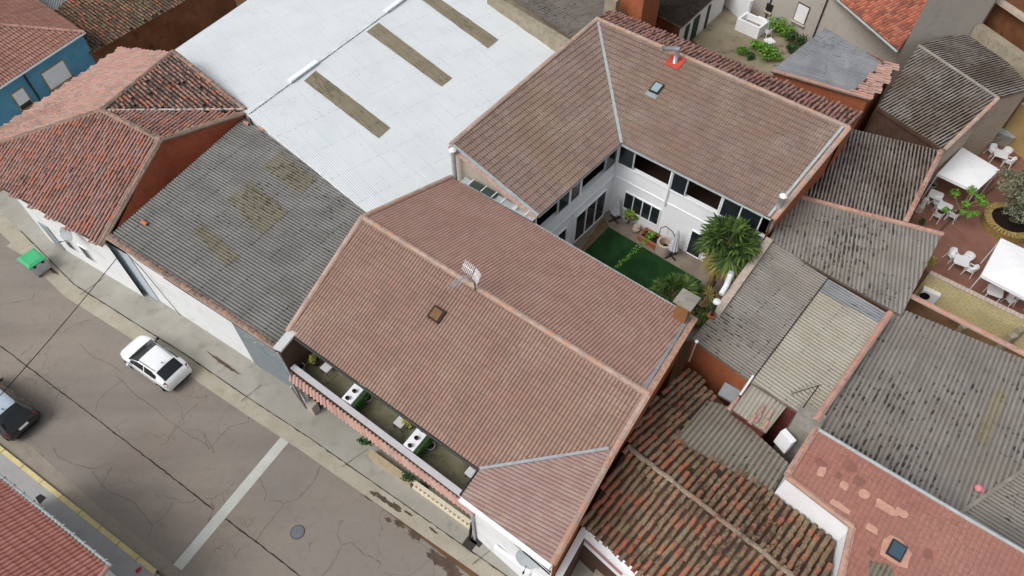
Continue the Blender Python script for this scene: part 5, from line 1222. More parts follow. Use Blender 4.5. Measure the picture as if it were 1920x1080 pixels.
# ================= THINGS =================
# ---- cars ----
def car_paint(name, c):
    t = NT(name, 0.25, 0.5); t.b.inputs['Coat Weight'].default_value = 0.6; t.b.inputs['Coat Roughness'].default_value = 0.05; return t.col(c)
def superl(hw, z0, z1, n=14):
    return [(hw, z0), (hw, z1)]
def make_car(label, loc, rz, paint, L=4.05, W=1.75, Hh=1.48, roofm=None, suv=False, plate=True):
    t = local_thing('parked_car', loc, label, 'car', rz, 'cars parked along the street')
    h = L / 2; w = W / 2
    # (x, half width, sill z, belt z, roof half width, roof z)
    S_ = [(h, .50 * w, .36, .58, .40 * w, .60), (h - .06, .74 * w, .26, .66, .58 * w, .70), (h - .22, .90 * w, .22, .74, .70 * w, .80), (h - .55, .98 * w, .20, .84, .76 * w, .91), (h - .95, w, .20, .93, .80 * w, .985),
          (h - 1.05, w, .20, .955, .80 * w, 1.01), (h - 1.55, w, .20, .97, .75 * w, Hh - .22), (h - 2.0, w, .20, .98, .70 * w, Hh - .045), (h - 2.4, w, .20, .99, .69 * w, Hh), (-h + 1.05, w, .20, 1.0, .67 * w, Hh - .03),
          (-h + .78, .985 * w, .20, 1.0, .64 * w, Hh - .09), (-h + .48, .97 * w, .21, .99, .64 * w, Hh - .28), (-h + .2, .94 * w, .23, .95, .66 * w, 1.0), (-h + .07, .88 * w, .25, .86, .68 * w, .90), (-h, .70 * w, .32, .70, .56 * w, .72)]
    def sect(s):
        x, hw, zb, zt, wr, zr = s
        half = [(0, zb), (hw * .8, zb), (hw * .97, zb + .07), (hw, zb + (zt - zb) * .45), (hw * .985, zt - .1), (hw * .95, zt), (wr + (hw * .93 - wr) * .55, zt + (zr - zt) * .48), (wr + .03, zr - (zr - zt) * .12), (wr * .9, zr - .005), (wr * .5, zr + .012), (0, zr + .018)]
        return [Vector((x, y, z)) for y, z in half] + [Vector((x, -y, z)) for y, z in half[-2:0:-1]]
    rings = [sect(s) for s in S_]; n = len(rings[0]); mb = MB()
    vs = [p for r in rings for p in r]; fs = []
    for i in range(len(rings) - 1):
        for k in range(n): fs.append((i * n + k, (i + 1) * n + k, (i + 1) * n + (k + 1) % n, i * n + (k + 1) % n))
    fs.append(tuple(range(n))); fs.append(tuple(range(len(vs) - 1, len(vs) - n - 1, -1)))
    mb.add(vs, fs); body = mb.build('body', paint, t, True)
    def panel(idx, mat, name, par, push=.012):
        """a panel lying on the body: idx rows of (station, point) with interpolation"""
        rows = []
        for row in idx:
            r = []
            for (a, b) in row:
                i = int(a); f = a - i; k = int(b); g = b - k
                p0 = rings[i][k].lerp(rings[i][(k + 1) % n], g); p1 = rings[min(i + 1, len(rings) - 1)][k].lerp(rings[min(i + 1, len(rings) - 1)][(k + 1) % n], g)
                r.append(p0.lerp(p1, f))
            rows.append(r)
        c = sum((p for r in rows for p in r), Vector()) / sum(len(r) for r in rows); q = MB(); m = len(rows[0]); V_ = []
        for r in rows:
            for p in r:
                d = Vector((p.x * .15, p.y * .5, p.z - .55)); V_.append(p + d.normalized() * push)
        q.add(V_, [(i * m + k, i * m + k + 1, (i + 1) * m + k + 1, (i + 1) * m + k) for i in range(len(rows) - 1) for k in range(m - 1)])
        return q.build(name, mat, par, True)
    ks = [6.6, 7.4, 8, 9, 10, 11, 12, 12.6, 13.4]; 
    panel([[(a, k) for k in ks] for a in (5.1, 5.5, 6, 6.5, 6.9)], M['car_glass'], 'windscreen', t)
    ks2 = [7.2, 8, 9, 10, 11, 12, 12.8]
    panel([[(a, k) for k in ks2] for a in (10.05, 10.5, 11, 11.5, 11.9)], M['car_glass'], 'rear_window', t)
    for sgn in (0, 1):
        kk = (5.15, 5.6, 6.2, 6.75) if sgn == 0 else (14.85, 14.4, 13.8, 13.25)
        panel([[(a, kk[0] if not (a < 5.8) else kk[0]), (a, kk[1]), (a, kk[2]), (a, kk[3] if 5.9 < a < 9.7 else kk[2] + (.12 if sgn == 0 else -.12))] for a in (5.5, 6.2, 7, 7.9, 8.0)], M['car_glass'], 'side_window', t)
        panel([[(a, kk[0]), (a, kk[1]), (a, kk[2]), (a, kk[3] if a < 9.5 else kk[2] + (.1 if sgn == 0 else -.1))] for a in (8.12, 9, 9.5, 10.1)], M['car_glass'], 'side_window', t)
        y = 1 if sgn == 0 else -1
        panel([[(1.1, 4.3 if y > 0 else 15.7), (1.1, 5.6 if y > 0 else 14.4)], [(2.0, 4.2 if y > 0 else 15.8), (2.0, 5.5 if y > 0 else 14.5)], [(3.0, 4.5 if y > 0 else 15.5), (3.0, 5.1 if y > 0 else 14.9)]], plain('headlamp', C(196,204,210), .15, .6), 'headlight', t, .014)
        red = M.get('tail') or M.setdefault('tail', plain('tail_lamp_red', C(120, 18, 30), .2, .6))
        panel([[(11.9, 5.1 if y > 0 else 14.9), (11.9, 6.5 if y > 0 else 13.5)], [(12.5, 4.3 if y > 0 else 15.7), (12.5, 6.7 if y > 0 else 13.3)], [(13.2, 4.2 if y > 0 else 15.8), (13.2, 6.2 if y > 0 else 13.8)]], red, 'taillight', t, .02)
        q = MB(); q.lathe((h - 1.35, y * (w + .09), 1.0), [(.02, -.08), (.09, -.06), (.11, .02), (.07, .08), (.01, .1)], 10, 0, .7, 1.1); q.build('door_mirror', M['dark_metal'] if paint.name.startswith('white') and y < 0 else paint, t, True)
        for dx in (-.35, -1.25):
            q = MB(); q.box((h - 2.05 + dx + .1, y * (w * .985), .86), (.2, .04, .035)); q.build('door_handle', M['galv'], t)
        for wx in (h - .78, -h + .72):
            q = MB(); c = Vector((wx, y * (w - .10), .31)); q.tube([c + Vector((0, -.11, 0)), c + Vector((0, -.10, 0)), c + Vector((0, .1, 0)), c + Vector((0, .115, 0))], [.26, .31, .31, .26], 20); ty_ = q.build('wheel', M['black'], t)
            q = MB(); q.tube([c + Vector((0, y * .1, 0)), c + Vector((0, y * .125, 0))], [.21, .19], 14); q.build('rim', M['zinc'], ty_)
        q = MB(); q.tube([(h - 1.7, y * .67 * w, Hh - .03), (h - 2.4, y * .675 * w, Hh + .03), (-h + .8, y * .64 * w, Hh - .02)], .016, 6); q.build('roof_rail', M['dark_metal'] if not suv else M['zinc'], t)
    if roofm: panel([[(a, k) for k in (7.6, 8, 9, 10, 11, 12, 12.4)] for a in (6.95, 7.5, 8, 8.5, 9, 9.5, 10.0)], roofm, 'sunroof', t, .012)
    q = MB(); q.tube([(-h + .95, 0, Hh - .02), (-h + .8, 0, Hh + .09)], [.035, .012], 8); q.build('aerial', M['black'], t)
    q = MB(); q.box((-h + .02, 0, .74 if suv else .52), (.07, .5, .12), 0, 0, Matrix.Rotation(.25, 3, 'Y')); q.build('number_plate', M['white_plastic'], t)
    q = MB(); q.box((-h + .02, 0, .34), (.1, 1.2, .1)); q.build('bumper_trim', M['dark_metal'], t)
    return t
make_car('white hatchback parked beside the pavement kerb in front of the warehouse', (-19.43, 19.68, 0.004), R(147.0), car_paint('white_car_paint', C(240,243,246)), 4.1, 1.78, 1.47)
make_car('black estate car with pale glass roof at the left edge', (-26.7, 16.95, 0.004), R(148.0), car_paint('black_car_paint', C(24,25,29)), 4.5, 1.86, 1.66, glass('pale_glass_roof', C(176,190,204), .15, .6), True)

# ---- wheeled bin ----
b_ = at(78, 508, .12)
tb_ = local_thing('wheeled_bin', (-28.75, 26.55, 0.03), 'big grey wheeled bin with bright green lid on the pavement edge', 'bin', R(-36))
mb = MB(); mb.add([(-.52, -.42, .12), (.52, -.42, .12), (.52, .42, .12), (-.52, .42, .12), (-.62, -.52, 1.0), (.62, -.52, 1.0), (.62, .52, 1.0), (-.62, .52, 1.0)], [(0, 3, 2, 1), (4, 5, 6, 7), (0, 1, 5, 4), (1, 2, 6, 5), (2, 3, 7, 6), (3, 0, 4, 7)]); mb.build('body', plain('bin_grey', C(176,184,188), .5), tb_)
mb = MB(); mb.prism([Vector(q) for q in ((-.66, -.56, 0), (.66, -.56, 0), (.66, .56, 0), (-.66, .56, 0))], 1.0, 1.06); mb.add([(-.64, -.54, 1.06), (.64, -.54, 1.06), (.64, .54, 1.06), (-.64, .54, 1.06), (-.5, -.4, 1.15), (.5, -.4, 1.15), (.5, .4, 1.15), (-.5, .4, 1.15)], [(4, 5, 6, 7), (0, 1, 5, 4), (1, 2, 6, 5), (2, 3, 7, 6), (3, 0, 4, 7)]); mb.build('lid', M['gold'], tb_)
for x in (-.45, .45):
    for y in (-.38, .38): mb = MB(); mb.tube([(x, y - .03, .09), (x, y + .03, .09)], .09, 10); mb.build('wheel', M['black'], tb_)
for y in (-.25, .25): mb = MB(); mb.box((.67, y, .92), (.06, .16, .1)); mb.build('handle', M['black'], tb_)

# ---- aerials, dishes, cables ----
a0 = at(891, 543, 8.05)
ta = thing('tv_aerial', tuple(a0), 'silvery television aerial with comb elements on the long house ridge', 'aerial')
mb = MB(); top = a0 + Vector((0, 0, 1.35)); mb.tube([a0 - Vector((0, 0, .1)), top], .03, 8); mb.build('mast', M['dark_metal'], ta)
bd_ = (at(852, 527, 9.3) - at(888, 506, 9.3)).normalized(); sd_ = Vector((-bd_.y, bd_.x, 0))
mb = MB(); q0 = top - Vector((0, 0, .1)); mb.tube([q0 - bd_ * .25, q0 + bd_ * 1.35], .025, 6)
for k in range(9): q = q0 + bd_ * (.45 + k * .11); mb.tube([q - sd_ * .17, q + sd_ * .17], .014, 5)
mb.build('boom', M['steel'], ta)
for s in (-1, 1):
    mb = MB()
    for k in range(7): q = q0 + bd_ * (.02 + .02 * k) + sd_ * (s * (.06 + k * .085)) + Vector((0, 0, .03 * k * (1 if s > 0 else .3))); mb.tube([q - Vector((.1, .1, .2)), q + Vector((.1, .1, .25))], .016, 5)
    mb.bar(q0 + sd_ * s * .05, q0 + bd_ * .16 + sd_ * s * .6 + Vector((0, 0, .1)), .03, .03); mb.build('reflector', M['white_paint'], ta)
a0 = at(1503, 768, 4.36)
ta = thing('rusty_aerial', tuple(a0), 'rusty brown television aerial leaning over the light well slab', 'aerial')
mb = MB(); top = a0 + Vector((.05, .05, 2.2)); mb.tube([a0, top], .025, 6); mb.build('mast', M['dark_wood'], ta)
bd_ = (at(1494, 736, 6.4) - at(1540, 722, 6.4)).normalized(); sd_ = Vector((-bd_.y, bd_.x, 0)); mb = MB(); q0 = top - Vector((0, 0, .06)); mb.tube([q0 - bd_ * .15, q0 + bd_ * 1.35], .018, 6)
for k in range(7): q = q0 + bd_ * (.1 + k * .2); mb.tube([q - sd_ * (.28 - k * .02), q + sd_ * (.28 - k * .02)], .01, 5)
mb.build('boom', M['dark_wood'], ta)
def dish(c, wallp, label, r=.45, dirv=(-.3, -.85, .4)):
    t = thing('satellite_dish', tuple(wallp), label, 'dish')
    d = Vector(dirv).normalized(); x = d.cross(Vector((0, 0, 1))).normalized(); y = x.cross(d); mb = MB(); vs = []; fs = []; sg = 22; pr = [(0, 0), (.35, .012), (.7, .05), (1, .11)]
    for rr_, zz in pr[1:]:
        for k in range(sg): a = 2 * math.pi * k / sg; vs.append(c + x * (r * rr_ * math.cos(a)) + y * (r * 1.08 * rr_ * math.sin(a)) + d * (zz * r * 1.2))
    vs.append(c)
    for i in range(2):
        for k in range(sg): fs.append((i * sg + k, i * sg + (k + 1) % sg, (i + 1) * sg + (k + 1) % sg, (i + 1) * sg + k))
    for k in range(sg): fs.append((len(vs) - 1, (k + 1) % sg, k))
    n0 = len(vs); vs2 = [v - d * .02 for v in vs]; mb.add(vs + vs2, fs + [tuple(i + n0 for i in reversed(f)) for f in fs]); mb.build('reflector', plain('dish_grey', C(176,184,186), .5), t)
    mb = MB(); mb.tube([c - y * r * .9, c - y * r * .7 + d * .45], .015, 6); mb.tube([c - y * r * .7 + d * .42, c - y * r * .66 + d * .52], .04, 8); mb.build('feed_arm', M['dark_metal'], t)
    mb = MB(); mb.tube([c - d * .02, (c - d * .15), Vector(wallp)], .025, 6); mb.build('bracket', M['galv'], t)
c = at(990, 1046, 4.4); dish(c, Vector((c.x, c.y, 4.5)) + T * .75 + S * .2, 'grey satellite dish on the white wall under the terrace house wing', .5)
c = at(125, 439, 4.3); dish(c, Vector((c.x, c.y, 4.4)) + T * .5, 'grey satellite dish on the corner house wall below the eave', .42)
def cable(label, pts, r=.022, name='cable', grp=None):
    P_ = []
    for i in range(len(pts) - 1):
        for k in range(8):
            f = k / 8; q = pts[i].lerp(pts[i + 1], f); q = q - Vector((0, 0, .05 * math.sin(math.pi * f) * (pts[i + 1] - pts[i]).length / 4)); P_.append(q)
    P_.append(pts[-1]); mb = MB(); mb.tube(P_, r, 6); o = mb.build(name, M['black']); return tag(o, label, 'cable', grp)
cable('long black overhead cable crossing above the street', [at(219, 484, 4.7), at(-60, 808, 6.6)], .02)
wq = lambda s, z, o=.09: Vector((w0.x + dw.x * s + nw.x * o, w0.y + dw.y * s + nw.y * o, z))
cable('upper black cable strung along the warehouse street wall', [wq(.2, 5.1), wq(1.4, 4.75), wq(4, 4.72), wq(8, 4.6), wq(lw - .3, 4.5)], .025, grp='cables on the warehouse wall')
cable('lower black cable starting midway along the warehouse street wall', [wq(3.4, 4.6), wq(7, 4.5), wq(10, 4.42), wq(lw - .5, 4.35), wq(lw - .1, 3.9), wq(lw + .4, 3.4)], .025, grp='cables on the warehouse wall')
cable('thin black cable slanting down the warehouse wall to the pavement', [wq(.2, 5.0), wq(1.2, 3.9), wq(1.9, 1.6), wq(2.3, .3)], .018, grp='cables on the warehouse wall')
wqa = wl[2]; wqb = wl[3]; wdir = Vector((wqb.x - wqa.x, wqb.y - wqa.y, 0)); 
def wg(f, z, o=.07): return Vector((wqa.x + wdir.x * f, wqa.y + wdir.y * f, z)) - T * o
cable('upper black cable along the white wing wall by the dish', [wg(.0, 5.2), wg(.12, 4.9), wg(.5, 4.9), wg(1.0, 4.85)], .03)
cable('lower black cable along the white wing wall by the dish', [wg(.0, 5.1, .12), wg(.12, 4.72, .12), wg(.5, 4.72, .12), wg(1.0, 4.7, .12)], .03)
mb = MB(); q = wg(.03, 2.6, .1); mb.tube([(q.x, q.y, 5.4), (q.x, q.y, .15)], .06, 8); mb.build('downpipe', M['galv'], house)
mb = MB(); q = wg(.55, 1.7, .08); mb.box(q, (1.9, .16, .9), R(-36)); mb.build('meter_box', M['white_clean'], house)
mb = MB(); q = wg(.9, 2.6, .14); mb.box(q, (.7, .28, .5), R(-36)); mb.build('wall_unit', M['white_paint'], house)
# two dark slabs hung at the pillar end
# ---- thin flues ----
def flue_(px, py, bx, by, z, label, r=.05, cap=.12, base=None):
    b = at(bx, by, z); zt_ = min([z + .05 * k for k in range(4, 80)], key=lambda q: (at(px, py, q) - Vector((b.x, b.y, q))).length)
    t = thing('flue_pipe', tuple(b), label, 'flue'); mb = MB(); mb.tube([b, (b.x, b.y, zt_)], r, 8); mb.build('pipe', M['galv'] if r < .07 else M['pot_dark'], t)
    mb = MB(); mb.lathe((b.x, b.y, zt_ - .05), [(cap * .5, -.02), (cap, .02), (cap * .9, .1), (cap * .3, .15)], 12); mb.build('cowl', M['white_paint'], t)
    if base: mb = MB(); mb.box((b.x, b.y, z), (.34, .34, .12), R(-36)); mb.build('base', M['terracotta'], t)
flue_(1347, 566, 1334, 592, 4.3, 'short dark flue with white mushroom cowl on a red base', .09, .2, True)
flue_(1309, 641, 1292, 677, 4.0, 'thin metal flue with small white cowl by the orange gable wall', .035, .09)
tt = thing('white_pipe', tuple(at(1360, 545, 4.4)), 'fat white pipe bend lying on the shed roof edge by the palm', 'pipe'); mb = MB(); mb.tube([at(1370, 515, 4.55), at(1362, 535, 4.6), at(1352, 552, 4.45)], .14, 10); mb.build('pipe', M['white_paint'], tt)
mb = MB(); mb.tube([at(1371, 512, 4.55), at(1369, 517, 4.56)], .17, 12); mb.build('collar', M['galv'], tt)

# ---- plants ----
def leaf_cloud(mb, c, rad, n, size, rg, mi=0, flat=.6, shellness=.5):
    c = Vector(c)
    for _ in range(n):
        d = Vector((rg.gauss(0, 1), rg.gauss(0, 1), rg.gauss(0, 1))).normalized(); r = rg.random() ** shellness
        p = c + Vector((d.x * rad[0] * r, d.y * rad[1] * r, d.z * rad[2] * r))
        nrm = (d * .7 + Vector((rg.gauss(0, .6), rg.gauss(0, .6), rg.gauss(0, .6) + flat))).normalized(); x = nrm.cross(Vector((rg.gauss(0, 1), rg.gauss(0, 1), rg.gauss(0, 1)))).normalized(); y = nrm.cross(x); s = size * rg.uniform(.6, 1.4)
        mb.face([p - x * s * .5, p + y * s * .28, p + x * s * .6, p - y * s * .28], mi)
def shrub(name, c, rad, n, size, mat, label, cat='plant', group=None, pot=None, seed=1, stems=True, clumps=5):
    rg = random.Random(seed); c = Vector(c); t = thing(name, (c.x, c.y, c.z), label, cat, group); z0 = 0
    if pot:
        pm, pr, ph = pot; mb = MB(); mb.lathe(c, [(pr * .7, 0), (pr * .95, ph * .8), (pr, ph), (pr * .85, ph), (pr * .8, ph * .85)], 16); mb.build('pot', M[pm], t); z0 = ph
    mb = MB()
    for k in range(clumps):
        o = Vector((rg.uniform(-1, 1) * rad[0] * .6, rg.uniform(-1, 1) * rad[1] * .6, z0 + rad[2] * rg.uniform(.6, 1.5))); leaf_cloud(mb, c + o, (rad[0] * .55, rad[1] * .55, rad[2] * .5), n // clumps, size, rg)
    mb.build('foliage', M[mat], t)
    if stems:
        mb = MB()
        for k in range(4): mb.tube([c + Vector((0, 0, z0 * .9)), c + Vector((rg.uniform(-.5, .5) * rad[0], rg.uniform(-.5, .5) * rad[1], z0 + rad[2]))], [.025, .01], 5)
        mb.build('stem', M['bark'], t)
    return t
def fan_palm(c, trunk_h, R_, nf, label, seed, lean=(0, 0), pet=.9, fan=.75, old=.12):
    rg = random.Random(seed); c = Vector(c); t = thing('palm_tree', tuple(c), label, 'palm')
    top = c + Vector((lean[0], lean[1], trunk_h)); mb = MB(); N = 14
    pts = [c.lerp(top, k / N) for k in range(N + 1)]; mb.tube(pts, [.19 + .05 * math.sin(k * 2.4) + (.08 if k > N - 4 else 0) for k in range(N + 1)], 10)
    for _ in range(int(60 * trunk_h)):
        k = rg.random(); q = c.lerp(top, k); a = rg.uniform(0, 6.28); o = Vector((math.cos(a), math.sin(a), 0)); q = q + o * .2; mb.face([q, q + Vector((-o.y, o.x, 0)) * .05, q + o * .09 + Vector((0, 0, -.22))])
    mb.build('trunk', M['bark'], t)
    mb = MB()
    for k in range(nf):
        el = rg.uniform(-1.0, .5) if k > nf * .4 else rg.uniform(.2, 1.4); az = k * 2.399 + rg.uniform(-.3, .3); mi = 1 if (el < -.35 and rg.random() < .6) or rg.random() < old * .4 else 0
        d = Vector((math.cos(az) * math.cos(el), math.sin(az) * math.cos(el), math.sin(el))); L_ = pet * rg.uniform(.7, 1.15)
        e = top + d * L_ - Vector((0, 0, .12 * L_)); s = d.cross(Vector((0, 0, 1)));
        if s.length < .1: s = Vector((1, 0, 0))
        s.normalize(); upv = s.cross(d).normalized(); mb.bar(top + d * .1, e, .03, .02, mi)
        nl = 17; F = fan * rg.uniform(.85, 1.15)
        for j in range(nl):
            a = (j / (nl - 1) - .5) * 4.1; ld = (d * math.cos(a) + s * math.sin(a)).normalized(); ll = F * (.72 + .28 * math.cos(a * .6)) * rg.uniform(.9, 1.08); wd = s * math.cos(a) - d * math.sin(a); ww = .047 * fan
            fold = upv * (.05 if j % 2 else -.03); dl = 2.05 / (nl - 1) * 1.08; mA, mB = [e + (d * math.cos(q_) + s * math.sin(q_)) * ll * .62 - Vector((0, 0, .10 * F)) + fold for q_ in (a - dl, a + dl)]; tip = e + ld * ll - Vector((0, 0, rg.uniform(.12, .42) * F))
            mb.face([e, mA, tip, mB], mi)
    mb.build('crown', [M['palm'], M['palm_yellow']], t); return t
fan_palm((11.57, 24.66, 0.02), 4.7, 1.9, 46, 'tall fan palm in the courtyard corner by the sheds', 11, (.15, .05), .95, 1.05)
sp = at(1266, 546, 2.3); fan_palm((sp.x, sp.y, .02), 2.1, 1.2, 26, 'low young fan palm beside the brown chimney', 5, (0, 0), .8, .85, .05)
sp = at(1318, 566, 2.0); fan_palm((sp.x, sp.y, .02), 1.9, 1.0, 18, 'small yellowish fan palm beneath the tall courtyard palm', 8, (0, 0), .75, .6, .5)
# courtyard planting, parasols, well
def parasol(loc, label, hgt=2.15, tilt=(0, 0)):
    t = thing('closed_parasol', tuple(loc), label, 'parasol', 'closed parasols in the courtyard'); c = Vector(loc); mb = MB(); topv = c + Vector((tilt[0], tilt[1], hgt)); mb.tube([c, topv], .025, 8); mb.build('pole', M['dark_metal'], t)
    mb = MB(); n = 20; vs = []; prof = [(.03, 1.0), (.10, .9), (.17, .65), (.25, .42), (.30, .30)]
    for r, f in prof:
        for k in range(n): a = 2 * math.pi * k / n; rr_ = r * (1.15 if k % 2 else .8); q = c.lerp(topv, f); vs.append(q + Vector((rr_ * math.cos(a), rr_ * math.sin(a), 0)))
    mb.add(vs, [(i * n + k, i * n + (k + 1) % n, (i + 1) * n + (k + 1) % n, (i + 1) * n + k) for i in range(len(prof) - 1) for k in range(n)]); mb.build('canopy', M['cloth'], t)
    for k in range(2): mb = MB(); mb.box(c + Vector((0, 0, .04)), (.9, .1, .06), k * math.pi / 2 + .5); mb.build('foot', M['dark_metal'], t)
parasol(tuple(at(1152, 412, .02)), 'closed white parasol in the courtyard corner by the plants'); parasol(tuple(at(1258, 480, .02)), 'closed white parasol on dark cross feet by the little well', 2.15, (.1, .15))
pr_ = random.Random(4)
for k, (x, y, h_, lab) in enumerate(((1172, 418, .5, 'big leaved green plant under the courtyard window'), (1186, 420, .55, 'variegated plant in the middle under the courtyard window'), (1198, 416, .4, 'small plant at the right of the courtyard window bed'))):
    shrub('potted_plant', at(x, y, .02), (.42, .42, .45), 90, .26, 'leaf' if k != 1 else 'leaf_yellow', lab, 'plant', 'plants under the courtyard window', ('pot_grey', .2, .35), 20 + k)
p = at(1192, 434, .02); t = thing('stone_urn', tuple(p), 'pale rounded urn standing before the courtyard plants', 'urn'); mb = MB(); mb.lathe(p, [(.12, 0), (.24, .15), (.26, .32), (.16, .5), (.2, .56), (.15, .56)], 16); mb.build('body', M['stone'], t); mb = MB(); mb.lathe(p, [(.14, .52), (.14, .54)], 14); mb.build('soil', M['soil'], t)
p = at(1222, 452, .02); t = thing('brick_flower_bed', tuple(p), 'low red brick flower bed beside the courtyard well', 'flower bed'); mb = MB()
for a, b in (((-.75, -.4), (.75, -.4)), ((-.75, .4), (.75, .4)), ((-.75, -.4), (-.75, .4)), ((.75, -.4), (.75, .4))):
    m_ = Matrix.Rotation(R(-40), 3, 'Z'); mb.bar(Vector(p) + m_ @ Vector((a[0], a[1], .18)), Vector(p) + m_ @ Vector((b[0], b[1], .18)), .18, .36)
mb.build('border', M['brick_orange'], t); mb = MB(); m_ = Matrix.Rotation(R(-40), 3, 'Z'); mb.face([Vector(p) + m_ @ Vector(q) for q in ((-.68, -.33, .27), (.68, -.33, .27), (.68, .33, .27), (-.68, .33, .27))]); mb.build('soil', M['soil'], t)
shrub('bedding_plant', (p.x, p.y, .27), (.4, .3, .3), 70, .14, 'leaf', 'green plant growing in the red brick flower bed', 'plant', None, None, 31)
shrub('bedding_plant', (p.x - .4, p.y + .35, .27), (.2, .2, .2), 40, .12, 'terracotta', 'red flowering plant at the back of the brick flower bed', 'plant', None, None, 32)
p = at(1243, 470, .02); t = thing('garden_well', tuple(p), 'small round stone well with an iron arch in the courtyard', 'well'); mb = MB(); mb.lathe(p, [(.5, 0), (.5, .8), (.36, .82), (.34, .3)], 20); mb.build('kerb', M['stone'], t)
mb = MB(); mb.lathe(p + Vector((0, 0, .3)), [(.33, 0), (.33, .02)], 16); mb.build('water', M['black'], t)
mb = MB(); ax = dR; mb.tube([p - ax * .5 + Vector((0, 0, .8)), p - ax * .5 + Vector((0, 0, 1.75)), p - ax * .2 + Vector((0, 0, 2.1)), p + ax * .3 + Vector((0, 0, 1.95)), p + ax * .55 + Vector((0, 0, 1.6)), p + ax * .55 + Vector((0, 0, .8))], .03, 6); mb.tube([p + Vector((0, 0, 2.06)), p + Vector((0, 0, 1.5))], .012, 5); mb.build('iron_arch', M['dark_metal'], t)
# climbing vine trained on a wire over the turf
t = thing('vine_on_wire', tuple(at(1150, 500, .05)), 'thin green vine trained along a wire over the courtyard turf', 'vine'); va, vb = at(1148, 506, 1.6), at(1226, 436, 1.9); mb = MB(); rgv = random.Random(3); mb.tube([va, va.lerp(vb, .5) - Vector((0, 0, .12)), vb], .012, 5); mb.build('wire', M['dark_metal'], t)
mb = MB()
for k in range(12): q = va.lerp(vb, (k + .5) / 12) - Vector((0, 0, .1)); s_v = .12 + .16 * (k / 12); leaf_cloud(mb, q, (s_v, s_v, s_v), 16, .15, rgv)
mb.build('foliage', M['leaf'], t)
# ---- terrace furniture ----
def slat_seat(x, y, label, rz=R(-36)):
    p = at(x, y, zF + .4); t = local_thing('slatted_chair', (p.x, p.y, zF), label, 'chair', rz, 'slatted white chairs on the terrace')
    for k in range(6): mb = MB(); mb.box((-.2 + k * .08, 0, .42), (.055, .44, .025)); mb.build('slat', M['white_plastic'], t)
    for a in (-.2, .2):
        for b in (-.2, .2): mb = MB(); mb.bar((a, b, 0), (a, b, .41), .03, .03); mb.build('leg', M['dark_metal'], t)
    for k in range(4): mb = MB(); mb.bar((-.2, .24, .55 + k * .1), (.2, .24, .55 + k * .1), .02, .05); mb.build('back_slat', M['dark_metal'], t)
    return t
slat_seat(612, 689, 'white slatted chair by the plant at the dim left end of the terrace'); slat_seat(750, 792, 'white slatted chair beside the yellow bush in the middle of the terrace'); slat_seat(884, 886, 'white slatted chair alone in the right corner of the terrace')
shrub('potted_bush', at(594, 683, zF), (.3, .3, .35), 130, .1, 'leaf_yellow', 'yellow green bush in a pot at the left end of the terrace', 'plant', None, ('pot_dark', .2, .3), 41)
shrub('potted_bush', at(768, 800, zF), (.36, .36, .4), 200, .1, 'leaf_yellow', 'bigger yellow green bush in the middle of the terrace', 'plant', None, ('pot_dark', .22, .3), 42)
def pot(x, y, z, label, r=.22, mat='pot_grey', h_=.3, grp='pots on the terrace'):
    p = at(x, y, z); t = thing('plant_pot', tuple(p), label, 'pot', grp); mb = MB(); mb.lathe(p, [(r * .7, 0), (r, h_), (r * .86, h_), (r * .8, h_ * .6)], 16); mb.build('shell', M[mat], t); mb = MB(); mb.lathe(p, [(r * .8, h_ * .7), (r * .8, h_ * .72)], 14); mb.build('soil', M['soil'], t)
pot(566, 692, zF, 'pale ringed pot in the dark left corner of the terrace'); pot(691, 750, zF, 'pale ringed pot behind the left terrace divider'); pot(808, 840, zF, 'pale ringed pot behind the right terrace divider')
for nm, (cA, cB), pots in (('left', ((668, 758), (700, 722)), ((652, 748), (665, 735))), ('right', ((778, 838), (808, 806)), ((769, 837), (781, 823), (792, 808)))):
    zt_ = zF + .9; pA = at(*((649, 752) if nm == 'left' else (765, 840)), zt_); pB = at(*((677, 720) if nm == 'left' else (794, 805)), zt_)
    t = thing('terrace_divider', (pA.x, pA.y, zF), 'white topped divider block with green hedge screen, nearer the %s end of the terrace' % nm, 'divider', 'terrace dividers')
    mb = MB(); mb.bar(Vector((pA.x, pA.y, zF + .45)), Vector((pB.x, pB.y, zF + .45)), .56, .9); mb.build('block', M['court_white'], t)
    mb = MB(); rgd = random.Random(9)
    for k in range(9): q = pA.lerp(pB, (k + .5) / 9) + S * .42; leaf_cloud(mb, (q.x, q.y, zF + .45), (.12, .2, .42), 60, .09, rgd)
    mb.bar(Vector((pA.x, pA.y, zF + .4)) + S * .38, Vector((pB.x, pB.y, zF + .4)) + S * .38, .16, .8); mb.build('hedge_screen', M['leaf_dark'], t)
    for k, (x, y) in enumerate(pots): pot(x, y, zt_, 'small dark empty pot on the %s terrace divider, %s' % (nm, ('nearest the street', 'second from the street', 'nearest the house')[k]), .1, 'pot_dark', .14, 'small pots on the %s divider' % nm)
# ---- street front planting ----
shrub('hanging_plant', at(688, 835, .9), (.45, .3, .5), 320, .1, 'leaf_dark', 'dark green bush growing under the terrace coping at the left', 'plant', None, None, 51)
shrub('hanging_plant', at(768, 900, .6), (.4, .3, .5), 300, .1, 'leaf_dark', 'dark green bush at the left end of the white balustrade', 'plant', None, None, 52)
shrub('hanging_plant', at(790, 915, .3), (.5, .25, .3), 200, .1, 'leaf_dark', 'low dark creeper spreading along the white balustrade', 'plant', None, None, 53, False)
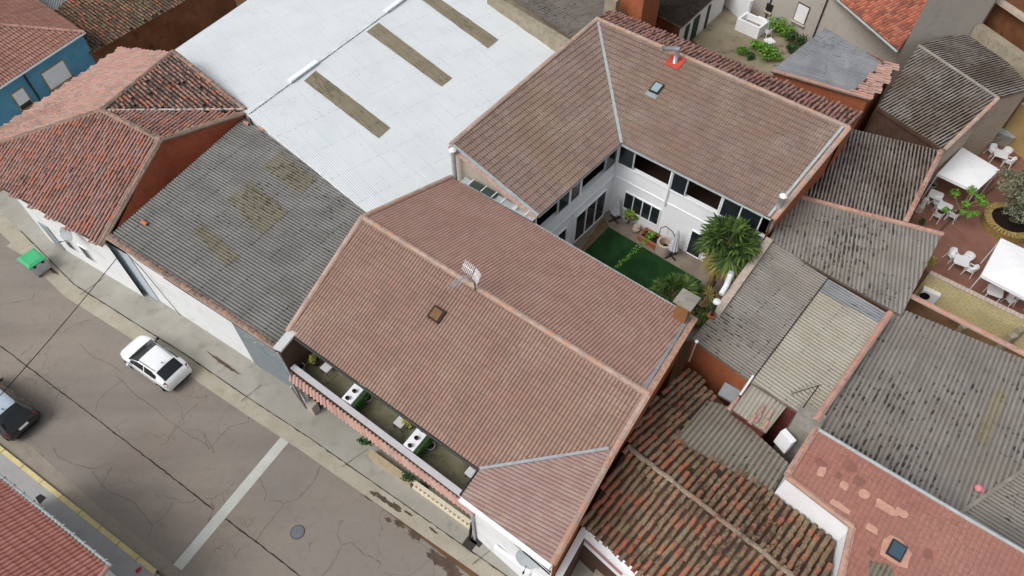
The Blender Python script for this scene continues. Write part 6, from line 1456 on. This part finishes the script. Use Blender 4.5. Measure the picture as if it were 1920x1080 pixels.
# dark posts and two slabs at the end of the balustrade
t = thing('dark_post', tuple(at(893, 1010, .12)), 'dark brown post and boards at the end of the white balustrade', 'post')
p = at(893, 1006, .12); mb = MB(); mb.box((p.x, p.y, 1.2), (.1, .1, 2.2), R(-36)); mb.build('post', M['dark_wood'], t); mb = MB(); mb.bar((p.x - .3, p.y - .12, .15), (p.x - .12, p.y + .05, 2.0), .05, .16); mb.build('board', M['dark_wood'], t)
for k, (x, y) in enumerate(((880, 1020), (896, 1012))):
    q = at(x, y, .12); mbq = MB(); mbq.box((q.x, q.y, .131), (.55, .5, .02), R(-36)); o = mbq.build('paving_slab', M['pot_dark']); tag(o, 'dark square slab let into the pavement, the %s of the pair by the balustrade end' % ('lower' if k == 0 else 'upper'), 'slab', 'dark slabs by the balustrade')
# ---- patio furniture ----
def chair(loc, rz, label):
    t = local_thing('garden_chair', loc, label, 'chair', rz, 'white plastic garden chairs')
    mb = MB(); mb.prism([Vector(q) for q in ((-.22, -.22, 0), (.22, -.22, 0), (.24, .2, 0), (-.24, .2, 0))], .42, .45); mb.build('seat', M['white_plastic'], t)
    mb = MB(); vs = []; n = 9
    for r_z, (rd, zz) in enumerate(((.24, .45), (.27, .68), (.28, .84))):
        for k in range(n): a = math.pi * (1.0 + .0) * (k / (n - 1)) ; vs.append((rd * math.cos(a) * 1.05, -.04 - rd * math.sin(a), zz - (.16 if (k in (0, n - 1)) and r_z == 2 else 0)))
    b = n * 3; v2 = [(x * .93, y * .93 - .0, z) for x, y, z in vs]; fs = []
    for i in range(2):
        for k in range(n - 1): fs += [(i * n + k, i * n + k + 1, (i + 1) * n + k + 1, (i + 1) * n + k), (b + i * n + k + 1, b + i * n + k, b + (i + 1) * n + k, b + (i + 1) * n + k + 1)]
    for k in range(n - 1): fs.append((2 * n + k, 2 * n + k + 1, b + 2 * n + k + 1, b + 2 * n + k))
    mb.add(vs + v2, fs); mb.build('backrest', M['white_plastic'], t)
    for x in (-.21, .21):
        for y, lean in ((-.2, -.08), (.19, .06)): mb = MB(); mb.bar((x, y, .43), (x * 1.15, y + lean, 0), .035, .035); mb.build('leg', M['white_plastic'], t)
        mb = MB(); mb.bar((x * 1.15, -.12, .65), (x * 1.15, .2, .64), .05, .03); mb.bar((x * 1.15, .19, .64), (x * 1.1, .19, .43), .03, .03); mb.build('armrest', M['white_plastic'], t)
    return t
def table(loc, rz, label, w=.85, mat='white_plastic'):
    t = local_thing('garden_table', loc, label, 'table', rz, 'white square garden tables')
    c = w / 2; k = .09; mb = MB(); mb.prism([Vector(q) for q in ((-c + k, -c, 0), (c - k, -c, 0), (c, -c + k, 0), (c, c - k, 0), (c - k, c, 0), (-c + k, c, 0), (-c, c - k, 0), (-c, -c + k, 0))], .7, .735); mb.build('tabletop', M[mat], t)
    for x in (-c * .8, c * .8):
        for y in (-c * .8, c * .8): mb = MB(); mb.bar((x, y, .7), (x * 1.05, y * 1.05, 0), .05, .05); mb.build('leg', M[mat], t)
    return t
tabs = [((1877, 289), -30, 'by the ochre wall'), ((1772, 388), -36, 'under the little tree'), ((1803, 489), -30, 'by the yellow block wall')]
cproto = None; tproto = None
for k, ((x, y), rz, where) in enumerate(tabs):
    p = at(x, y, .72); L0_ = (p.x, p.y, .02); lab = 'white square garden table %s' % where
    if tproto is None: tproto = table(L0_, R(rz), lab)
    else: dup(tproto, L0_, R(rz), lab)
    side = ('far left', 'far right', 'near right', 'near left')
    for j, a in enumerate((115, 40, -35, -125)):
        if (k, j) in ((0, 3), (1, 1), (2, 3)): continue
        an = R(a + rz * .3); q = (p.x + math.cos(an) * .68, p.y + math.sin(an) * .68, .02); rz2 = an + math.pi / 2 ; lab = 'white plastic chair on the %s side of the table %s' % (side[j], where)
        if cproto is None: cproto = chair(q, rz2, lab)
        else: dup(cproto, q, rz2, lab)
p = at(1866, 546, .72); dup(tproto, (p.x, p.y, .02), R(-30), 'lone white square garden table in front of the lower canopy')
p = at(1755, 366, .72); dup(tproto, (p.x, p.y, .02), R(-36), 'plain white garden table half under the upper canopy')
p = at(1912, 555, .72); dup(tproto, (p.x + .3, p.y, .02), R(-30), 'white garden table at the right edge under the lower canopy'); dup(cproto, (p.x - .4, p.y - .1, .02), R(200), 'white plastic chair at the right edge under the lower canopy')
def canopy(pts, label):
    c = sum(pts, Vector()) / 4; t = thing('garden_canopy', (c.x, c.y, .02), label, 'canopy', 'white garden canopies'); mb = MB(); apex = c + Vector((0, 0, .32)); n = 8; grid = {}
    for i in range(n + 1):
        for j in range(n + 1):
            u, v = i / n, j / n; q = (pts[0] * (1 - u) + pts[1] * u) * (1 - v) + (pts[3] * (1 - u) + pts[2] * u) * v; e = min(u, 1 - u, v, 1 - v) * 2; grid[i, j] = q + Vector((0, 0, .30 * .6 * e ** .9 + .0))
    for i in range(n):
        for j in range(n): mb.face([grid[i, j], grid[i + 1, j], grid[i + 1, j + 1], grid[i, j + 1]])
    for a, b in ((0, 1), (1, 2), (2, 3), (3, 0)): mb.face([pts[a], pts[b], pts[b] - Vector((0, 0, .2)), pts[a] - Vector((0, 0, .2))])
    mb.build('roof_cloth', M['canvas'], t, False)
    for q in pts: e = q.lerp(c, .03); mb = MB(); mb.tube([(e.x, e.y, .02), (e.x, e.y, q.z)], .03, 8); mb.build('pole', M['white_paint'], t)
canopy([at(1758, 325, 2.3), at(1804, 276, 2.3), at(1875, 318, 2.3), at(1830, 359, 2.3)], 'upper white square canopy beside the stained shed roof')
canopy([at(1840, 515, 2.3), at(1877, 446, 2.3), at(1975, 492, 2.3), at(1945, 570, 2.3)], 'lower white square canopy at the right edge of the patio')
# round planter with olive tree
pc = at(1893, 415, .5); t = thing('round_planter', (pc.x, pc.y, .02), 'round yellow brick planter ringed with upright bricks under the olive', 'planter')
mb = MB(); Rp = 1.5; seg = 44
vs = []; 
mb.lathe((pc.x, pc.y, .02), [(Rp, 0), (Rp, .55), (Rp - .12, .56), (Rp - .12, .3)], seg); mb.build('wall', M['planter_brick'], t)
mb = MB(); brk = brick('coping_brick', C(176,152,96), C(150,124,76), C(90,72,50), 1, .2, .2)
for k in range(seg): a = 2 * math.pi * (k + .5) / seg; q = Vector((pc.x + math.cos(a) * (Rp - .16), pc.y + math.sin(a) * (Rp - .16), .62)); mb.box(q, (.44, .15, .1), a)
mb.build('coping', plain('coping_brick_buff', C(172,148,94), .85, .2, 0, .35, 7), t); mb = MB(); mb.lathe((pc.x, pc.y, .4), [(Rp - .14, 0), (Rp - .14, .02)], 30); mb.build('soil', M['soil'], t)
t = thing('olive_tree', (pc.x + .35, pc.y + .2, .42), 'big grey green olive tree growing in the round brick planter', 'olive tree'); o_ = Vector((pc.x + .35, pc.y + .2, .42)); rgo = random.Random(12)
mb = MB(); mb.tube([o_, o_ + Vector((.05, 0, .6)), o_ + Vector((0, .1, 1.3))], [.26, .2, .16], 10)
limbs = []
for k in range(9):
    a = k * 2.4; e = o_ + Vector((math.cos(a) * rgo.uniform(.6, 1.7), math.sin(a) * rgo.uniform(.6, 1.7), rgo.uniform(1.7, 2.9))); limbs.append(e); mb.tube([o_ + Vector((0, .1, 1.2)), (o_ + Vector((0, .1, 1.2))).lerp(e, .5) + Vector((0, 0, .15)), e], [.1, .06, .02], 6)
mb.build('trunk', M['bark'], t)
mb = MB()
for e in limbs:
    for _ in range(7):
        q = e + Vector((rgo.gauss(0, .5), rgo.gauss(.1, .5), rgo.gauss(.2, .45)))
        leaf_cloud(mb, q, (.5, .5, .42), 150, .14, rgo, 0, .5, .6)
for _ in range(60):
    e = rgo.choice(limbs); d = Vector((rgo.gauss(0, .6), rgo.gauss(0, .6), 1)).normalized(); L_ = rgo.uniform(.4, .9)
    for j in range(9): leaf_cloud(mb, e + d * L_ * (.4 + j * .12), (.06, .06, .06), 4, .12, rgo)
for _ in range(6): leaf_cloud(mb, o_ + Vector((rgo.gauss(-.15, .3), rgo.gauss(-.4, .25), 1.0)), (.45, .45, .35), 130, .12, rgo, 1)
mb.build('crown', [M['olive'], M['olive_dark']], t)
# pollarded small tree
b0 = at(1790, 405, .02); t = thing('pruned_tree', tuple(b0), 'small pruned tree with separate bright leaf clumps beside the planter', 'tree'); rgt = random.Random(6)
hub = at(1800, 392, 1.35); mb = MB(); mb.tube([b0, hub.lerp(b0, .3), hub], [.11, .09, .08], 8); clumps = [(1790, 362, 2.1, .34), (1823, 357, 2.3, .36), (1838, 372, 2.1, .34), (1845, 380, 1.9, .3), (1812, 383, 1.9, .3), (1818, 402, 1.6, .26), (1774, 393, 1.7, .22), (1830, 400, 1.7, .22), (1806, 398, 1.6, .18)]
for x, y, z, r in clumps: q = at(x, y, z); mb.tube([hub, hub.lerp(q, .5) - Vector((0, 0, .08)), q], [.07, .05, .03], 6)
mb.build('trunk', M['bark'], t); mb = MB()
for x, y, z, r in clumps: leaf_cloud(mb, at(x, y, z), (r, r, r * .8), 210, .12, rgt, 0, .7, .5)
mb.build('crown', M['leaf'], t)
# statue, pots and small items on the patio
p = at(1722, 396, .02); t = thing('garden_statue', tuple(p), 'small white draped garden statue on a block beside the stained shed', 'statue')
mb = MB(); mb.box((p.x, p.y, .25), (.4, .4, .46), R(-36)); mb.build('plinth', M['stone'], t)
mb = MB(); mb.lathe((p.x, p.y, .48), [(.17, 0), (.15, .2), (.12, .45), (.17, .62), (.15, .72), (.06, .78), (.05, .82), (.085, .88), (.08, .98), (.03, 1.03)], 14); mb.tube([(p.x - .12, p.y, 1.14), (p.x - .22, p.y - .08, .98), (p.x - .1, p.y - .2, .92)], [.05, .04, .03], 6); mb.tube([(p.x + .12, p.y, 1.14), (p.x + .22, p.y - .08, .98), (p.x + .1, p.y - .2, .92)], [.05, .04, .03], 6); mb.build('figure', M['statue'], t)
pot(1740, 356, .02, 'round grey pot with dark inside by the upper canopy', .34, 'pot_grey', .6, None); pot(1860, 266, .02, 'large round grey pot by the ochre wall', .42, 'pot_grey', .75, None)
p = at(1876, 268, .02); t = thing('masonry_barbecue', tuple(p), 'grey concrete barbecue block beside the large pot', 'barbecue'); mb = MB(); mb.box((p.x, p.y, .45), (1.0, .6, .86), R(-36)); mb.build('block', M['concrete_grey'], t); mb = MB(); mb.box((p.x, p.y, .9), (1.08, .66, .05), R(-36)); mb.build('slab', M['galv'], t)
p = at(1840, 275, .02); t = thing('plant_stand', tuple(p), 'pale bent metal stand near the upper canopy', 'stand'); mb = MB(); mb.tube([p, p + Vector((0, 0, .7)), p + Vector((.25, .1, .85)), p + Vector((.45, 0, .6))], .03, 6); mb.build('frame', M['stone'], t); mb = MB(); mb.lathe(p, [(.2, 0), (.2, .04)], 12); mb.build('base', M['stone'], t)
shrub('corner_shrub', at(1742, 500, 1.2), (.35, .3, .5), 160, .1, 'leaf_yellow', 'small climber at the left end of the yellow block wall', 'plant', None, None, 61)
shrub('wall_plant', at(1921, 252, 1.0), (.3, .3, .4), 120, .12, 'leaf', 'green plant at the right edge against the ochre wall', 'plant', None, None, 62)
shrub('shade_plant', at(1724, 420, .02), (.3, .3, .3), 80, .12, 'leaf_dark', 'dark plant in the corner below the statue', 'plant', None, None, 63)
# air conditioner on the yellow wall
p = at(1745, 549, 1.15); t = local_thing('air_conditioner', (p.x, p.y, .5), 'white air conditioner unit in the gap before the yellow wall', 'air conditioner', R(-31))
mb = MB(); mb.box((0, 0, .45), (.95, .42, .75)); mb.build('casing', M['white_plastic'], t)
mb = MB(); mb.tube([(-.2, -.215, .45), (-.2, -.24, .45)], .27, 20); mb.build('fan_grille', M['black'], t)
for x in (-.35, .35): mb = MB(); mb.box((x, 0, .03), (.06, .5, .1)); mb.build('bracket', M['dark_metal'], t)
mb = MB(); mb.tube([(.47, 0, .6), (.6, .1, .9), (.2, .25, 1.1), (-.4, .3, 1.2)], .03, 6); mb.build('pipe', M['galv'], t)
# ---- back yard ----
p = at(1409, 48, .5); t = local_thing('washing_trough', (p.x, p.y, .02), 'white concrete washing trough in the back yard', 'trough', R(-43))
mb = MB(); 
for c, s in (((0, -.62, .5), (2.1, .18, 1.0)), ((0, .62, .5), (2.1, .18, 1.0)), ((-.97, 0, .5), (.18, 1.06, 1.0)), ((.97, 0, .5), (.18, 1.06, 1.0)), ((.2, 0, .3), (1.76, 1.06, .5))): mb.box(c, s)
mb.build('basin', M['white_clean'], t); mb = MB(); mb.box((.55, .95, .4), (1.3, .5, .8)); mb.build('side_block', M['white_clean'], t); mb = MB(); mb.box((.15, 0, .57), (1.6, .95, .02)); mb.build('grey_bottom', M['concrete_grey'], t)
p = at(1443, 77, .72); table((p.x, p.y, .02), R(20), 'white square garden table among the leaves in the back yard', .75); p2 = at(1440, 62, .4); dup(cproto, (p2.x, p2.y, .02), R(10), 'white plastic chair behind the back yard table')
p = at(1424, 90, .3); t = thing('orange_crate', tuple(at(1424, 92, .02)), 'small orange red crate lying by the back yard table', 'crate'); q = at(1424, 92, .02); mb = MB()
for c, s in (((0, 0, .03), (.7, .4, .05)), ((0, -.19, .17), (.7, .03, .3)), ((0, .19, .17), (.7, .03, .3)), ((-.34, 0, .17), (.03, .4, .3)), ((.34, 0, .17), (.03, .4, .3))): mb.box(q + (Matrix.Rotation(R(-40), 3, 'Z') @ Vector(c)), s, R(-40))
mb.build('shell', plain('orange_plastic', C(206,86,52), .5), t); mb = MB(); mb.box(q + Vector((.3, -.1, .12)), (.25, .2, .2), .5); mb.build('lid', M['black'], t)
ypl = [(1450, 60, .75, 'leaf', 'leafy vine in front of the grey house wall'), (1470, 70, .8, 'leaf', 'leafy vine right of the back yard table'), (1490, 85, .7, 'leaf_dark', 'vine by the corner of the little grey roof'), (1416, 90, .55, 'leaf', 'green bush left of the orange crate'), (1430, 108, .75, 'leaf', 'big green bush in front of the orange crate'), (1450, 112, .6, 'leaf', 'green bush beside the little grey roof edge'), (1390, 105, .4, 'leaf', 'small green bush by the barrel tile eave'), (1480, 100, .5, 'leaf_dark', 'dark bush under the vine at the back yard end'), (1406, 110, .3, 'leaf_dark', 'tiny dark bush between two green bushes')]
for k, (x, y, r, m_, lab) in enumerate(ypl): shrub('yard_bush', at(x, y, .02), (r * 1.3, r * 1.3, r * .9), int(560 * r), .2, m_, lab, 'plant', 'bushes in the back yard', None, 70 + k, True, 7)
# ---- loose things on roofs ----
for (x, y, pl3, lab, nm) in ((267, 416, gp, 'single bright orange barrel tile lying loose on the grey warehouse roof', 'loose_tile'), (487, 240, gp, 'loose orange tile at the far edge of the grey warehouse roof', 'loose_tile'), (458, 230, gp, 'orange tile wedged beside the brick gable corner', 'loose_tile')):
    p = on_plane(pl3, x, y); nn3 = newell([q for q in pl3]); mb = MB(); shell(mb, p + nn3 * .05, gal.normalized(), nn3, .42, .09, .11, (.5, .5)); o = mb.build(nm, plain('bright_orange_tile', C(214,112,74), .8) if x == 267 else M['cap_red']); tag(o, lab, 'roof tile', 'loose tiles')
p = on_plane(np_, 1832, 917); t = thing('pink_ball', tuple(p), 'deflated pink ball lying on the big grey roof', 'ball'); mb = MB(); mb.lathe((p.x, p.y, p.z + .02), [(.06, 0), (.15, .05), (.17, .12), (.13, .2), (.04, .24)], 14); mb.build('skin', plain('pink_ball', C(232,140,150), .5), t); mb = MB(); mb.box((p.x + .17, p.y - .1, p.z + .06), (.16, .1, .04), .6); mb.build('flap', plain('pink_flap', C(222,130,140), .5), t)
p = on_plane(np_, 1812, 614); 

for o in list(bpy.data.objects):
    if '_o' in o: del o['_o']
